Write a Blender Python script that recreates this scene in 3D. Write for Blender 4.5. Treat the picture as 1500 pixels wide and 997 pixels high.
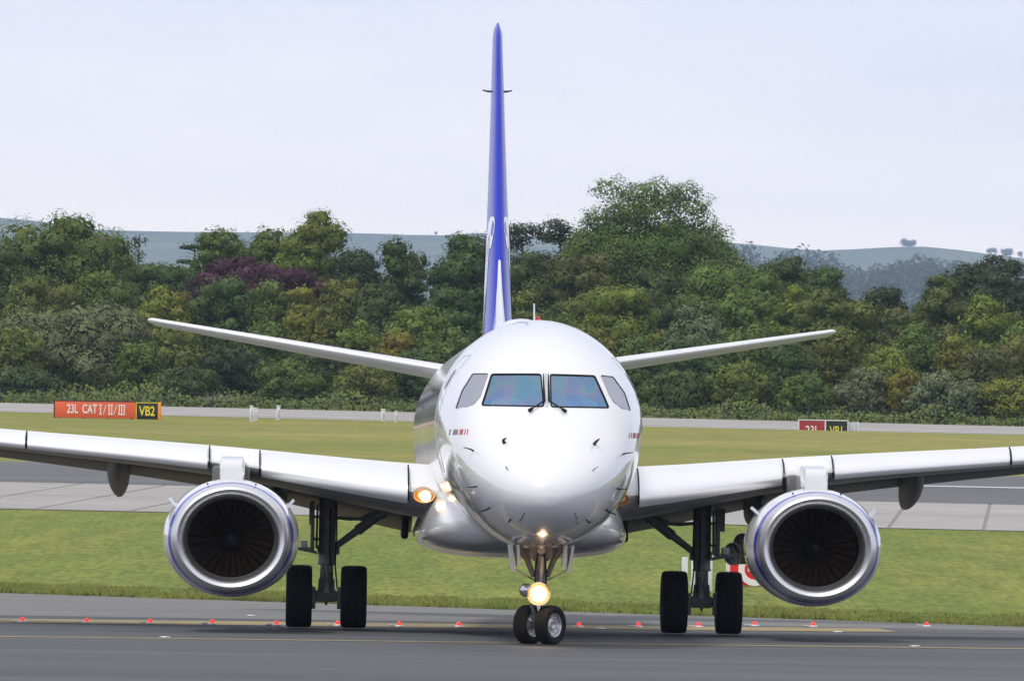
import bpy, bmesh, math, random
import numpy as np
from mathutils import Vector, Matrix
from mathutils.bvhtree import BVHTree

for o in list(bpy.data.objects):
    bpy.data.objects.remove(o)
SC = bpy.context.scene
COL = SC.collection
R = math.radians
PI = math.pi

# ------------------------------------------------------------------ camera
FPX = 13900.0            # focal length in photograph pixels (1500 wide)
EYE = 2.09               # camera height
ROLL = R(0.94)
PITCH = math.atan((731 - 498.5) / FPX)
cam_data = bpy.data.cameras.new('camera')
cam_data.sensor_width = 36.0
cam_data.lens = FPX / 1500 * 36.0
cam_data.clip_start = 1.0
cam_data.clip_end = 30000.0
cam = bpy.data.objects.new('camera', cam_data)
COL.objects.link(cam)
cam.matrix_world = Matrix.Translation((0, 0, EYE)) @ Matrix.Rotation(PI / 2 + PITCH, 4, 'X') @ Matrix.Rotation(ROLL, 4, 'Z')
SC.camera = cam

# ------------------------------------------------------------------ sky, sun, exposure
SUN_EL, SUN_AZ = R(58), R(215)     # azimuth clockwise from +Y: the sun stands behind the camera
world = bpy.data.worlds.new('World')
SC.world = world
world.use_nodes = True
wn, wl = world.node_tree.nodes, world.node_tree.links
wn.clear()
w_out = wn.new('ShaderNodeOutputWorld')
sky = wn.new('ShaderNodeTexSky'); sky.sky_type = 'NISHITA'; sky.sun_disc = False
sky.sun_elevation = SUN_EL; sky.sun_rotation = SUN_AZ
bg1 = wn.new('ShaderNodeBackground'); bg1.inputs['Strength'].default_value = 0.10
wl.new(sky.outputs[0], bg1.inputs['Color'])
bg2 = wn.new('ShaderNodeBackground'); bg2.inputs['Strength'].default_value = 1.0
geo = wn.new('ShaderNodeTexCoord')
sep = wn.new('ShaderNodeSeparateXYZ'); wl.new(geo.outputs['Generated'], sep.inputs[0])
nz = wn.new('ShaderNodeTexNoise'); nz.inputs['Scale'].default_value = 9.0; nz.inputs['Detail'].default_value = 5.0
mp = wn.new('ShaderNodeMapping'); mp.inputs['Scale'].default_value = (1, 1, 4)
wl.new(geo.outputs['Generated'], mp.inputs[0]); wl.new(mp.outputs[0], nz.inputs['Vector'])
ma = wn.new('ShaderNodeMath'); ma.operation = 'MULTIPLY_ADD'
wl.new(nz.outputs[0], ma.inputs[0]); ma.inputs[1].default_value = 0.044; 
sb = wn.new('ShaderNodeMath'); sb.operation = 'SUBTRACT'; wl.new(sep.outputs['Z'], sb.inputs[0]); sb.inputs[1].default_value = 0.022
wl.new(sb.outputs[0], ma.inputs[2])
ramp = wn.new('ShaderNodeValToRGB')
cr = ramp.color_ramp
cr.elements[0].position = 0.0; cr.elements[0].color = (1.88, 1.62, 1.50, 1)
cr.elements[1].position = 1.0; cr.elements[1].color = (1.05, 1.08, 1.15, 1)
for p, c in ((0.028, (1.58, 1.42, 1.38, 1)), (0.054, (1.06, 1.06, 1.22, 1)), (0.15, (0.86, 0.87, 1.04, 1)), (0.5, (0.95, 0.96, 1.02, 1))):
    e = cr.elements.new(p); e.color = c
wl.new(ma.outputs[0], ramp.inputs[0]); wl.new(ramp.outputs[0], bg2.inputs['Color'])
mixw = wn.new('ShaderNodeMixShader'); mixw.inputs[0].default_value = 0.88
wl.new(bg1.outputs[0], mixw.inputs[1]); wl.new(bg2.outputs[0], mixw.inputs[2]); wl.new(mixw.outputs[0], w_out.inputs[0])

sun_data = bpy.data.lights.new('sun', 'SUN')
sun_data.energy = 2.1; sun_data.angle = R(9); sun_data.color = (1.0, 0.95, 0.86)
sun = bpy.data.objects.new('sun', sun_data); COL.objects.link(sun)
sd = Vector((math.sin(SUN_AZ) * math.cos(SUN_EL), math.cos(SUN_AZ) * math.cos(SUN_EL), math.sin(SUN_EL)))
sun.rotation_euler = (-sd).to_track_quat('-Z', 'Y').to_euler()
sun.location = (0, -50, 200)
vs = SC.view_settings
vs.view_transform = 'Standard'; vs.look = 'None'; vs.gamma = 1.0; vs.use_curve_mapping = False; vs.exposure = 0.0
SC.cycles.max_bounces = 8
SC.cycles.diffuse_bounces = 3
SC.cycles.glossy_bounces = 4
SC.cycles.transparent_max_bounces = 8
SC.cycles.volume_bounces = 1
SC.cycles.sample_clamp_indirect = 4.0

# ------------------------------------------------------------------ measuring helpers
def unroll(px, py):
    u, v = px - 750.0, py - 498.5
    c, s = math.cos(ROLL), math.sin(ROLL)
    return u * c + v * s, -u * s + v * c + 498.5
def at(px, py, D):
    """the point of the place that is seen at a photograph pixel and stands D metres away"""
    u, y = unroll(px, py)
    return Vector((u * D / FPX, D, EYE + (731 - y) * D / FPX))

# terrain: rows (depth left, depth right, height left, height right), left and right at the edges of the view
ROWS = [(-200, -200, 0, 0), (164, 158, 0.0, 0.0), (180, 170, 0.157, -0.04), (300, 300, 1.52, 1.34), (345, 345, 2.40, 2.17),
        (420, 420, 3.38, 3.46), (600, 600, 7.08, 6.72), (609, 609, 7.13, 6.40), (618, 618, 7.36, 6.86), (645, 645, 8.06, 7.58), (760, 760, 9.6, 9.0),
        (1100, 1100, 9, 9), (3000, 3000, 8, 8), (14300, 14300, 8, 8)]
def uof(x, D):
    return max(-1.5, min(1.5, x / (750.0 * max(D, 60) / FPX)))
def row_at(k, u):
    a = (u + 1) / 2
    r = ROWS[k]
    return r[0] + (r[1] - r[0]) * a, r[2] + (r[3] - r[2]) * a
def ground(x, D):
    u = uof(x, D)
    pd, pz = row_at(0, u)
    for k in range(1, len(ROWS)):
        d, z = row_at(k, u)
        if D <= d:
            t = (D - pd) / (d - pd)
            return pz + (z - pz) * t
        pd, pz = d, z
    return pz
def ground_at(px, py, lo=100, hi=640):
    """walk along the line of sight until it meets the ground"""
    D = lo
    while D < hi:
        p = at(px, py, D)
        if p.z <= ground(p.x, D):
            return p
        D += 0.25
    return at(px, py, hi)

# ------------------------------------------------------------------ materials
def mat(name):
    m = bpy.data.materials.new(name); m.use_nodes = True
    nt = m.node_tree; nt.nodes.clear()
    out = nt.nodes.new('ShaderNodeOutputMaterial')
    return m, nt, out
def pbr(name, col, rough=0.5, metal=0.0, coat=0.0, var=0.06, scale=3.0, bump=0.0, bscale=40.0, emit=None, estr=0.0, stretch=(1, 1, 1), spec=0.5):
    m, nt, out = mat(name)
    b = nt.nodes.new('ShaderNodeBsdfPrincipled')
    b.inputs['Roughness'].default_value = rough; b.inputs['Metallic'].default_value = metal
    b.inputs['Coat Weight'].default_value = coat; b.inputs['Coat Roughness'].default_value = 0.07
    b.inputs['Specular IOR Level'].default_value = spec
    tc = nt.nodes.new('ShaderNodeTexCoord')
    mpn = nt.nodes.new('ShaderNodeMapping'); mpn.inputs['Scale'].default_value = stretch
    nt.links.new(tc.outputs['Object'], mpn.inputs[0])
    n = nt.nodes.new('ShaderNodeTexNoise'); n.inputs['Scale'].default_value = scale; n.inputs['Detail'].default_value = 6
    nt.links.new(mpn.outputs[0], n.inputs['Vector'])
    mx = nt.nodes.new('ShaderNodeMix'); mx.data_type = 'RGBA'
    mx.inputs[6].default_value = tuple(max(0, c * (1 - 2 * var)) for c in col) + (1,)
    mx.inputs[7].default_value = tuple(min(1, c * (1 + 2 * var)) for c in col) + (1,)
    nt.links.new(n.outputs[0], mx.inputs[0]); nt.links.new(mx.outputs[2], b.inputs['Base Color'])
    if bump:
        n2 = nt.nodes.new('ShaderNodeTexNoise'); n2.inputs['Scale'].default_value = bscale; n2.inputs['Detail'].default_value = 4
        nt.links.new(tc.outputs['Object'], n2.inputs['Vector'])
        bp = nt.nodes.new('ShaderNodeBump'); bp.inputs['Strength'].default_value = bump; bp.inputs['Distance'].default_value = 0.02
        nt.links.new(n2.outputs[0], bp.inputs['Height']); nt.links.new(bp.outputs[0], b.inputs['Normal'])
    if emit:
        b.inputs['Emission Color'].default_value = tuple(emit) + (1,); b.inputs['Emission Strength'].default_value = estr
    nt.links.new(b.outputs[0], out.inputs[0])
    return m
def ground_mat(name, c1, c2, c3, s1, s2, rough=0.9, stretch=(1, 1, 1), bump=0.3, bscale=8.0, fine=30.0, fvar=0.25):
    """two colours in broad patches, a third in streaks, and fine grain"""
    m, nt, out = mat(name)
    N, L = nt.nodes.new, nt.links.new
    b = N('ShaderNodeBsdfPrincipled'); b.inputs['Roughness'].default_value = rough; b.inputs['Specular IOR Level'].default_value = 0.15
    tc = N('ShaderNodeTexCoord'); mpn = N('ShaderNodeMapping'); mpn.inputs['Scale'].default_value = stretch
    L(tc.outputs['Object'], mpn.inputs[0])
    def noise(s, d=5):
        n = N('ShaderNodeTexNoise'); n.inputs['Scale'].default_value = s; n.inputs['Detail'].default_value = d
        L(mpn.outputs[0], n.inputs['Vector'])
        r = N('ShaderNodeMapRange'); r.inputs[1].default_value = 0.35; r.inputs[2].default_value = 0.65
        L(n.outputs[0], r.inputs[0]); return r.outputs[0]
    m1 = N('ShaderNodeMix'); m1.data_type = 'RGBA'; m1.inputs[6].default_value = c1 + (1,); m1.inputs[7].default_value = c2 + (1,)
    L(noise(s1), m1.inputs[0])
    m2 = N('ShaderNodeMix'); m2.data_type = 'RGBA'; m2.inputs[7].default_value = c3 + (1,)
    L(m1.outputs[2], m2.inputs[6])
    k = N('ShaderNodeMath'); k.operation = 'MULTIPLY'; k.inputs[1].default_value = 0.6
    L(noise(s2, 7), k.inputs[0]); L(k.outputs[0], m2.inputs[0])
    f = N('ShaderNodeMapRange'); f.inputs[3].default_value = 1 - fvar; f.inputs[4].default_value = 1 + fvar
    L(noise(fine, 3), f.inputs[0])
    m3 = N('ShaderNodeMix'); m3.data_type = 'RGBA'; m3.blend_type = 'MULTIPLY'; m3.inputs[0].default_value = 1
    L(m2.outputs[2], m3.inputs[6]); L(f.outputs[0], m3.inputs[7]); L(m3.outputs[2], b.inputs['Base Color'])
    if bump:
        n2 = N('ShaderNodeTexNoise'); n2.inputs['Scale'].default_value = bscale; n2.inputs['Detail'].default_value = 5
        L(tc.outputs['Object'], n2.inputs['Vector'])
        bp = N('ShaderNodeBump'); bp.inputs['Strength'].default_value = bump; bp.inputs['Distance'].default_value = 0.05
        L(n2.outputs[0], bp.inputs['Height']); L(bp.outputs[0], b.inputs['Normal'])
    L(b.outputs[0], out.inputs[0])
    return m
def leaf_mat(name, trans=0.25, vlo=.84, vhi=1.18):
    m, nt, out = mat(name)
    N, L = nt.nodes.new, nt.links.new
    oi = N('ShaderNodeObjectInfo'); g = N('ShaderNodeNewGeometry'); tc = N('ShaderNodeTexCoord')
    n = N('ShaderNodeTexNoise'); n.inputs['Scale'].default_value = 0.55; n.inputs['Detail'].default_value = 3
    L(tc.outputs['Object'], n.inputs['Vector'])
    hsv = N('ShaderNodeHueSaturation'); L(oi.outputs['Color'], hsv.inputs['Color'])
    v1 = N('ShaderNodeMapRange'); v1.inputs[3].default_value = vlo; v1.inputs[4].default_value = vhi; L(g.outputs['Random Per Island'], v1.inputs[0])
    v2 = N('ShaderNodeMapRange'); v2.inputs[1].default_value = 0.3; v2.inputs[2].default_value = 0.7; v2.inputs[3].default_value = 0.75; v2.inputs[4].default_value = 1.3
    L(n.outputs[0], v2.inputs[0])
    mu = N('ShaderNodeMath'); mu.operation = 'MULTIPLY'; L(v1.outputs[0], mu.inputs[0]); L(v2.outputs[0], mu.inputs[1]); L(mu.outputs[0], hsv.inputs['Value'])
    h1 = N('ShaderNodeMapRange'); h1.inputs[1].default_value = 0.3; h1.inputs[2].default_value = 0.7; h1.inputs[3].default_value = 0.475; h1.inputs[4].default_value = 0.525
    n3 = N('ShaderNodeTexNoise'); n3.inputs['Scale'].default_value = 0.9; L(tc.outputs['Object'], n3.inputs['Vector']); L(n3.outputs[0], h1.inputs[0]); L(h1.outputs[0], hsv.inputs['Hue'])
    d = N('ShaderNodeBsdfPrincipled'); d.inputs['Roughness'].default_value = 0.6; d.inputs['Specular IOR Level'].default_value = 0.25
    t = N('ShaderNodeBsdfTranslucent')
    L(hsv.outputs[0], d.inputs['Base Color']); L(hsv.outputs[0], t.inputs['Color'])
    mx = N('ShaderNodeMixShader'); mx.inputs[0].default_value = trans
    L(d.outputs[0], mx.inputs[1]); L(t.outputs[0], mx.inputs[2]); L(mx.outputs[0], out.inputs[0])
    return m

M = {}
M['white'] = pbr('white_paint', (0.74, 0.74, 0.755), 0.24, coat=1.0, var=0.022, scale=0.8)
M['white_matt'] = pbr('white_wing_paint', (0.72, 0.72, 0.73), 0.35, var=0.02, scale=2.0)
M['shaded_grey'] = pbr('shaded_wing_grey', (0.11, 0.11, 0.115), 0.5, var=0.05, scale=2.0, stretch=(3, 0.4, 3))  # flap and fairing grey, darkened to put under-wing shade into the colour
M['shaded_under_grey'] = pbr('shaded_lower_wing_grey', (0.20, 0.20, 0.21), 0.4, var=0.06, scale=2.0, stretch=(3, 0.4, 3))  # lower skin grey, with the underside shade painted into it
M['slat'] = pbr('bare_slat_metal', (0.86, 0.86, 0.87), 0.32, metal=0.6, var=0.02, scale=2.0)
M['lip'] = pbr('polished_lip_metal', (0.74, 0.74, 0.76), 0.36, metal=1.0, var=0.03, scale=2.0)
M['blue'] = pbr('deep_blue_paint', (0.002, 0.020, 0.44), 0.30, coat=0.25, spec=0.35, var=0.05, scale=2.0)
M['stripe'] = pbr('navy_stripe_paint', (0.025, 0.028, 0.42), 0.3, coat=0.5, var=0.05)
M['rubber'] = pbr('tyre_rubber', (0.016, 0.016, 0.017), 0.8, var=0.15, scale=9, bump=0.2, bscale=60, spec=0.25)
M['rim'] = pbr('wheel_rim_metal', (0.55, 0.55, 0.56), 0.35, metal=0.6, var=0.08, scale=12)
M['gear'] = pbr('gear_grey_paint', (0.20, 0.195, 0.19), 0.5, var=0.25, scale=9)
M['gear_light'] = pbr('gear_pale_paint', (0.42, 0.40, 0.38), 0.45, var=0.2, scale=9)
M['chrome'] = pbr('oleo_chrome', (0.75, 0.74, 0.72), 0.15, metal=1.0)
M['dark'] = pbr('dark_metal', (0.03, 0.03, 0.032), 0.55, var=0.2, scale=8)
M['duct'] = pbr('intake_liner', (0.022, 0.022, 0.024), 0.8, var=0.1, scale=6, spec=0.1)
M['blade'] = pbr('fan_blade_titanium', (0.042, 0.028, 0.015), 0.5, metal=0.2, var=0.1, scale=8)
M['black'] = pbr('black_rubber_seal', (0.012, 0.012, 0.014), 0.7, spec=0.15)
M['cockpit'] = pbr('cockpit_lining', (0.05, 0.055, 0.06), 0.8)
M['red'] = pbr('red_marking', (0.55, 0.06, 0.05), 0.5)
M['grey_line'] = pbr('door_seal_grey', (0.45, 0.45, 0.47), 0.5)
M['greymark'] = pbr('grey_marking', (0.25, 0.22, 0.28), 0.5)
m, nt, out = mat('landing_lamp')
N, L = nt.nodes.new, nt.links.new
tc = N('ShaderNodeTexCoord'); mpn = N('ShaderNodeMapping'); mpn.inputs['Location'].default_value = (.03, -3.0, -.73)
dist = N('ShaderNodeVectorMath'); dist.operation = 'LENGTH'
L(tc.outputs['Object'], mpn.inputs[0]); L(mpn.outputs[0], dist.inputs[0])
rp = N('ShaderNodeValToRGB'); e = rp.color_ramp
e.elements[0].position = 0.0; e.elements[0].color = (1, .96, .86, 1); e.elements[1].position = 1.0; e.elements[1].color = (.10, .03, .008, 1)
for p_, c_ in ((.42, (1, .90, .70, 1)), (.62, (.55, .34, .15, 1)), (.8, (.22, .09, .03, 1))):
    q = e.elements.new(p_); q.color = c_
dv = N('ShaderNodeMath'); dv.operation = 'DIVIDE'; dv.inputs[1].default_value = .155
L(dist.outputs['Value'], dv.inputs[0]); L(dv.outputs[0], rp.inputs[0])
em = N('ShaderNodeEmission'); em.inputs['Strength'].default_value = 12.0; L(rp.outputs[0], em.inputs['Color']); L(em.outputs[0], out.inputs[0])
M['lamp'] = m
M['lamp_amber'] = pbr('warm_lamp', (0.9, 0.7, 0.4), 0.2, emit=(1.0, 0.80, 0.50), estr=4)
M['beacon'] = pbr('red_beacon_lamp', (0.9, 0.3, 0.2), 0.2, emit=(1.0, 0.45, 0.24), estr=9)
M['amber_bowl'] = pbr('lamp_bowl', (0.62, 0.40, 0.20), 0.3, metal=0.8)
M['beacon_off'] = pbr('red_beacon_glass', (0.45, 0.04, 0.03), 0.2)
M['reflector'] = pbr('lamp_reflector', (0.6, 0.6, 0.62), 0.15, metal=1.0)
M['glass_dark'] = pbr('dark_glass', (0.02, 0.025, 0.03), 0.06, coat=1.0)
M['exhaust'] = pbr('exhaust_metal', (0.22, 0.18, 0.15), 0.4, metal=0.9, var=0.15)

# windscreen: coated glass, partly see-through, with the coating's drifting hues
m, nt, out = mat('coated_windscreen')
N, L = nt.nodes.new, nt.links.new
tc = N('ShaderNodeTexCoord'); n = N('ShaderNodeTexNoise'); n.inputs['Scale'].default_value = 1.7; n.inputs['Detail'].default_value = 1.0; n.inputs['Distortion'].default_value = 0.5
L(tc.outputs['Object'], n.inputs['Vector'])
rp = N('ShaderNodeValToRGB'); e = rp.color_ramp
e.elements[0].position = 0.25; e.elements[0].color = (0.28, 0.46, 0.80, 1)
e.elements[1].position = 0.75; e.elements[1].color = (0.32, 0.52, 0.80, 1)
for p, c in ((0.38, (0.30, 0.52, 0.80, 1)), (0.46, (0.44, 0.48, 0.76, 1)), (0.52, (0.38, 0.58, 0.68, 1)), (0.58, (0.28, 0.56, 0.76, 1)), (0.66, (0.38, 0.50, 0.78, 1))):
    q = e.elements.new(p); q.color = c
L(n.outputs[0], rp.inputs[0])
gl = N('ShaderNodeBsdfGlossy'); gl.inputs['Roughness'].default_value = 0.05; L(rp.outputs[0], gl.inputs['Color'])
tr = N('ShaderNodeBsdfTransparent'); tr.inputs['Color'].default_value = (0.75, 0.85, 0.95, 1)
mx = N('ShaderNodeMixShader'); mx.inputs[0].default_value = 0.58
L(tr.outputs[0], mx.inputs[1]); L(gl.outputs[0], mx.inputs[2]); L(mx.outputs[0], out.inputs[0])
M['windscreen'] = m
m, nt, out = mat('side_glass')
N, L = nt.nodes.new, nt.links.new
gl = N('ShaderNodeBsdfGlossy'); gl.inputs['Roughness'].default_value = 0.06; gl.inputs['Color'].default_value = (0.86, 0.86, 0.93, 1)
tr = N('ShaderNodeBsdfTransparent'); tr.inputs['Color'].default_value = (0.8, 0.82, 0.86, 1)
mx = N('ShaderNodeMixShader'); mx.inputs[0].default_value = 0.60
L(tr.outputs[0], mx.inputs[1]); L(gl.outputs[0], mx.inputs[2]); L(mx.outputs[0], out.inputs[0])
M['side_glass'] = m

M['grass'] = ground_mat('grass_field', (0.130, 0.172, 0.026), (0.205, 0.215, 0.042), (0.105, 0.140, 0.024), 0.30, 1.1, stretch=(1.0, 0.07, 1), bump=0.5, bscale=5.0, fine=7.0, fvar=0.24)
M['dry_grass'] = ground_mat('dry_grass_field', (0.180, 0.195, 0.038), (0.275, 0.240, 0.070), (0.145, 0.168, 0.034), 0.06, 0.30, stretch=(0.35, 0.5, 1), bump=0.3, bscale=3.0, fine=2.0, fvar=0.18)
M['blade_grass'] = leaf_mat('grass_blades', 0.15, .90, 1.12)
M['asphalt'] = ground_mat('taxiway_asphalt', (0.084, 0.090, 0.097), (0.108, 0.112, 0.118), (0.062, 0.067, 0.074), 0.15, 0.5, rough=0.75, bump=0.15, bscale=30, stretch=(0.15, 1, 1), fine=14, fvar=0.10)
M['shoulder'] = ground_mat('shoulder_asphalt', (0.17, 0.17, 0.165), (0.20, 0.195, 0.19), (0.14, 0.14, 0.14), 0.15, 0.6, rough=0.85, bump=0.15, bscale=30, stretch=(0.15, 1, 1), fine=14, fvar=0.10)
M['runway'] = ground_mat('runway_asphalt', (0.125, 0.127, 0.133), (0.15, 0.15, 0.155), (0.10, 0.102, 0.11), 0.03, 0.12, rough=0.9, bump=0.0, stretch=(0.3, 1, 1), fine=2, fvar=0.12)
M['concrete'] = ground_mat('pale_concrete', (0.325, 0.305, 0.295), (0.36, 0.34, 0.33), (0.29, 0.27, 0.262), 0.06, 0.3, rough=0.95, bump=0.0, stretch=(0.5, 1, 1), fine=2, fvar=0.08)
M['joint'] = pbr('joint_filler', (0.20, 0.19, 0.18), 0.9)
M['yellow_line'] = ground_mat('worn_yellow_line', (0.34, 0.265, 0.12), (0.27, 0.225, 0.125), (0.16, 0.15, 0.12), 0.4, 1.2, rough=0.8, bump=0, stretch=(0.3, 1, 1), fine=10, fvar=0.15)
M['white_line'] = ground_mat('white_line', (0.62, 0.62, 0.62), (0.55, 0.55, 0.55), (0.4, 0.4, 0.4), 0.3, 1.0, rough=0.8, bump=0)
M['sign_orange'] = pbr('orange_red_sign_face', (0.72, 0.115, 0.035), 0.4, var=0.05, scale=1)
M['sign_end'] = pbr('orange_sign_end', (0.80, 0.30, 0.03), 0.4, var=0.04)
M['sign_red'] = pbr('crimson_sign_face', (0.36, 0.02, 0.035), 0.4, var=0.05)
M['sign_black'] = pbr('black_sign_face', (0.014, 0.013, 0.010), 0.5)
M['sign_yellow'] = pbr('yellow_letters', (0.80, 0.66, 0.02), 0.5, var=0.02)
M['sign_white'] = pbr('white_letters', (0.78, 0.76, 0.74), 0.5, var=0.02)
M['frame_white'] = pbr('white_sign_frame', (0.66, 0.65, 0.62), 0.5, var=0.06)
M['box_grey'] = pbr('grey_blue_cabinet', (0.46, 0.49, 0.55), 0.5, var=0.06)
M['post_white'] = pbr('weathered_white_post', (0.66, 0.66, 0.67), 0.6, var=0.12, scale=4)
M['bright_red'] = pbr('bright_red_sign', (0.72, 0.012, 0.015), 0.4, var=0.03)
M['stop_lens'] = pbr('red_stop_lens', (0.30, 0.01, 0.01), 0.3, emit=(1.0, 0.05, 0.035), estr=0.95)
M['fitting'] = pbr('light_fitting_steel', (0.55, 0.56, 0.58), 0.4, metal=0.4)
M['bark'] = pbr('bark', (0.075, 0.062, 0.048), 0.9, var=0.25, scale=4, bump=0.5, bscale=12)
M['leaf'] = leaf_mat('leaves', 0.20)
M['fence'] = pbr('dark_fence', (0.02, 0.026, 0.024), 0.6)
M['hill'] = ground_mat('hill_grass', (0.075, 0.095, 0.055), (0.17, 0.18, 0.095), (0.026, 0.036, 0.028), 0.0035, 0.014, bump=0, fine=0.05, fvar=0.15)
M['render_wall'] = pbr('pale_render_wall', (0.45, 0.42, 0.38), 0.9)
M['roof'] = pbr('grey_roof_tiles', (0.30, 0.28, 0.27), 0.8, var=0.15, scale=5)
M['skin'] = pbr('skin', (0.50, 0.30, 0.22), 0.5)
M['shirt'] = pbr('white_shirt', (0.80, 0.80, 0.82), 0.8)
M['hair'] = pbr('dark_hair', (0.03, 0.022, 0.018), 0.7)

# ------------------------------------------------------------------ mesh helpers
class MB:
    def __init__(self):
        self.v, self.f, self.mi = [], [], []
        self.m = 0
    def add(self, vs_, fs):
        b = len(self.v)
        self.v += [tuple(p) for p in vs_]
        self.f += [tuple(i + b for i in q) for q in fs]
        self.mi += [self.m] * len(fs)
        return self
    def box(self, a, b, bev=0.0, mtx=None):
        x0, y0, z0 = a; x1, y1, z1 = b
        if bev <= 0:
            vs_ = [(x, y, z) for z in (z0, z1) for y in (y0, y1) for x in (x0, x1)]
            fs = [(0, 2, 3, 1), (4, 5, 7, 6), (0, 1, 5, 4), (2, 6, 7, 3), (0, 4, 6, 2), (1, 3, 7, 5)]
        else:
            bm = bmesh.new()
            r = bmesh.ops.create_cube(bm, size=1)
            for q in bm.verts:
                q.co = Vector(((x0 + x1) / 2 + q.co.x * (x1 - x0), (y0 + y1) / 2 + q.co.y * (y1 - y0), (z0 + z1) / 2 + q.co.z * (z1 - z0)))
            bmesh.ops.bevel(bm, geom=bm.edges[:], offset=bev, segments=2, affect='EDGES', profile=0.5)
            bm.verts.index_update()
            vs_ = [q.co.copy() for q in bm.verts]; fs = [tuple(q.index for q in f.verts) for f in bm.faces]
            bm.free()
        if mtx is not None:
            vs_ = [mtx @ Vector(p) for p in vs_]
        return self.add(vs_, fs)
    def rings(self, rings, closed=True, cap0=True, cap1=True):
        n = len(rings[0]); vs_ = [p for r in rings for p in r]; fs = []
        for i in range(len(rings) - 1):
            for j in range(n if closed else n - 1):
                k = (j + 1) % n
                fs.append((i * n + j, i * n + k, (i + 1) * n + k, (i + 1) * n + j))
        if cap0: fs.append(tuple(range(n - 1, -1, -1)))
        if cap1: fs.append(tuple((len(rings) - 1) * n + j for j in range(n)))
        return self.add(vs_, fs)
    def tube(self, pts, rad, n=10, cap=True):
        pts = [Vector(p) for p in pts]
        if not hasattr(rad, '__len__'): rad = [rad] * len(pts)
        rs = []; ref = None
        for i, p in enumerate(pts):
            t = (pts[min(i + 1, len(pts) - 1)] - pts[max(i - 1, 0)]).normalized()
            if ref is None:
                ref = Vector((0, 0, 1)) if abs(t.z) < 0.9 else Vector((1, 0, 0))
            a = t.cross(ref).normalized(); b = t.cross(a).normalized(); ref = a.cross(t).normalized() if False else ref
            if abs(t.dot(ref)) > 0.98: a = t.cross(Vector((0, 1, 0))).normalized(); b = t.cross(a).normalized()
            rs.append([p + a * (math.cos(2 * PI * j / n) * rad[i]) + b * (math.sin(2 * PI * j / n) * rad[i]) for j in range(n)])
        return self.rings(rs, True, cap, cap)
    def lathe(self, prof, n=48, mtx=None, sx=1.0, sz=1.0, cap0=False, cap1=False):
        """profile of (radius, y) turned about the y axis"""
        mtx = mtx or Matrix.Identity(4)
        rs = [[mtx @ Vector((math.cos(2 * PI * j / n) * r * sx, y, math.sin(2 * PI * j / n) * r * sz)) for j in range(n)] for r, y in prof]
        return self.rings(rs, True, cap0, cap1)
    def build(self, name, mats, parent=None, smooth=35, recalc=True):
        me = bpy.data.meshes.new(name)
        me.from_pydata([tuple(p) for p in self.v], [], self.f)
        if not isinstance(mats, (list, tuple)): mats = [mats]
        for q in mats: me.materials.append(q)
        if len(mats) > 1:
            me.polygons.foreach_set('material_index', self.mi)
        if recalc:
            bm = bmesh.new(); bm.from_mesh(me)
            bmesh.ops.remove_doubles(bm, verts=bm.verts[:], dist=1e-5)
            bmesh.ops.recalc_face_normals(bm, faces=bm.faces[:])
            bm.to_mesh(me); bm.free()
        if smooth:
            me.polygons.foreach_set('use_smooth', [True] * len(me.polygons))
            me.set_sharp_from_angle(angle=R(smooth))
        me.update()
        return link(name, me, parent)
def link(name, me, parent=None):
    o = bpy.data.objects.new(name, me); COL.objects.link(o)
    if parent is not None: o.parent = parent
    return o
def tag(o, label=None, cat=None, group=None, kind=None):
    if label: o['label'] = label
    if cat: o['category'] = cat
    if group: o['group'] = group
    if kind: o['kind'] = kind
    return o
def empty(name, loc, label, cat, group=None, rz=0.0):
    o = bpy.data.objects.new(name, None); COL.objects.link(o)
    o.location = loc; o.rotation_euler = (0, 0, rz); o.empty_display_size = 0.3
    return tag(o, label, cat, group)
def pchip(xs, ys):
    xs, ys = list(xs), list(ys)
    d = [(ys[i + 1] - ys[i]) / (xs[i + 1] - xs[i]) for i in range(len(xs) - 1)]
    m_ = [d[0]] + [0 if d[i - 1] * d[i] <= 0 else 2 * d[i - 1] * d[i] / (d[i - 1] + d[i]) for i in range(1, len(d))] + [d[-1]]
    def f(x):
        if x <= xs[0]: return ys[0]
        if x >= xs[-1]: return ys[-1]
        i = max(k for k in range(len(xs) - 1) if xs[k] <= x)
        h = xs[i + 1] - xs[i]; t = (x - xs[i]) / h
        return ((2 * t**3 - 3 * t**2 + 1) * ys[i] + (t**3 - 2 * t**2 + t) * h * m_[i] + (-2 * t**3 + 3 * t**2) * ys[i + 1] + (t**3 - t**2) * h * m_[i + 1])
    return f
def text_mesh(body, size, sx=1.0, bold=0.0):
    c = bpy.data.curves.new('lettering', 'FONT'); c.body = body; c.size = size; c.align_x = 'CENTER'; c.align_y = 'CENTER'; c.extrude = 0.006; c.offset = bold
    o = bpy.data.objects.new('lettering', c); COL.objects.link(o)
    dg = bpy.context.evaluated_depsgraph_get(); dg.update()
    me = bpy.data.meshes.new_from_object(o.evaluated_get(dg))
    bpy.data.objects.remove(o)
    me.transform(Matrix.Rotation(PI / 2, 4, 'X') @ Matrix.Diagonal((sx, 1, 1, 1)))
    me.name = 'lettering'
    return me

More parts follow.
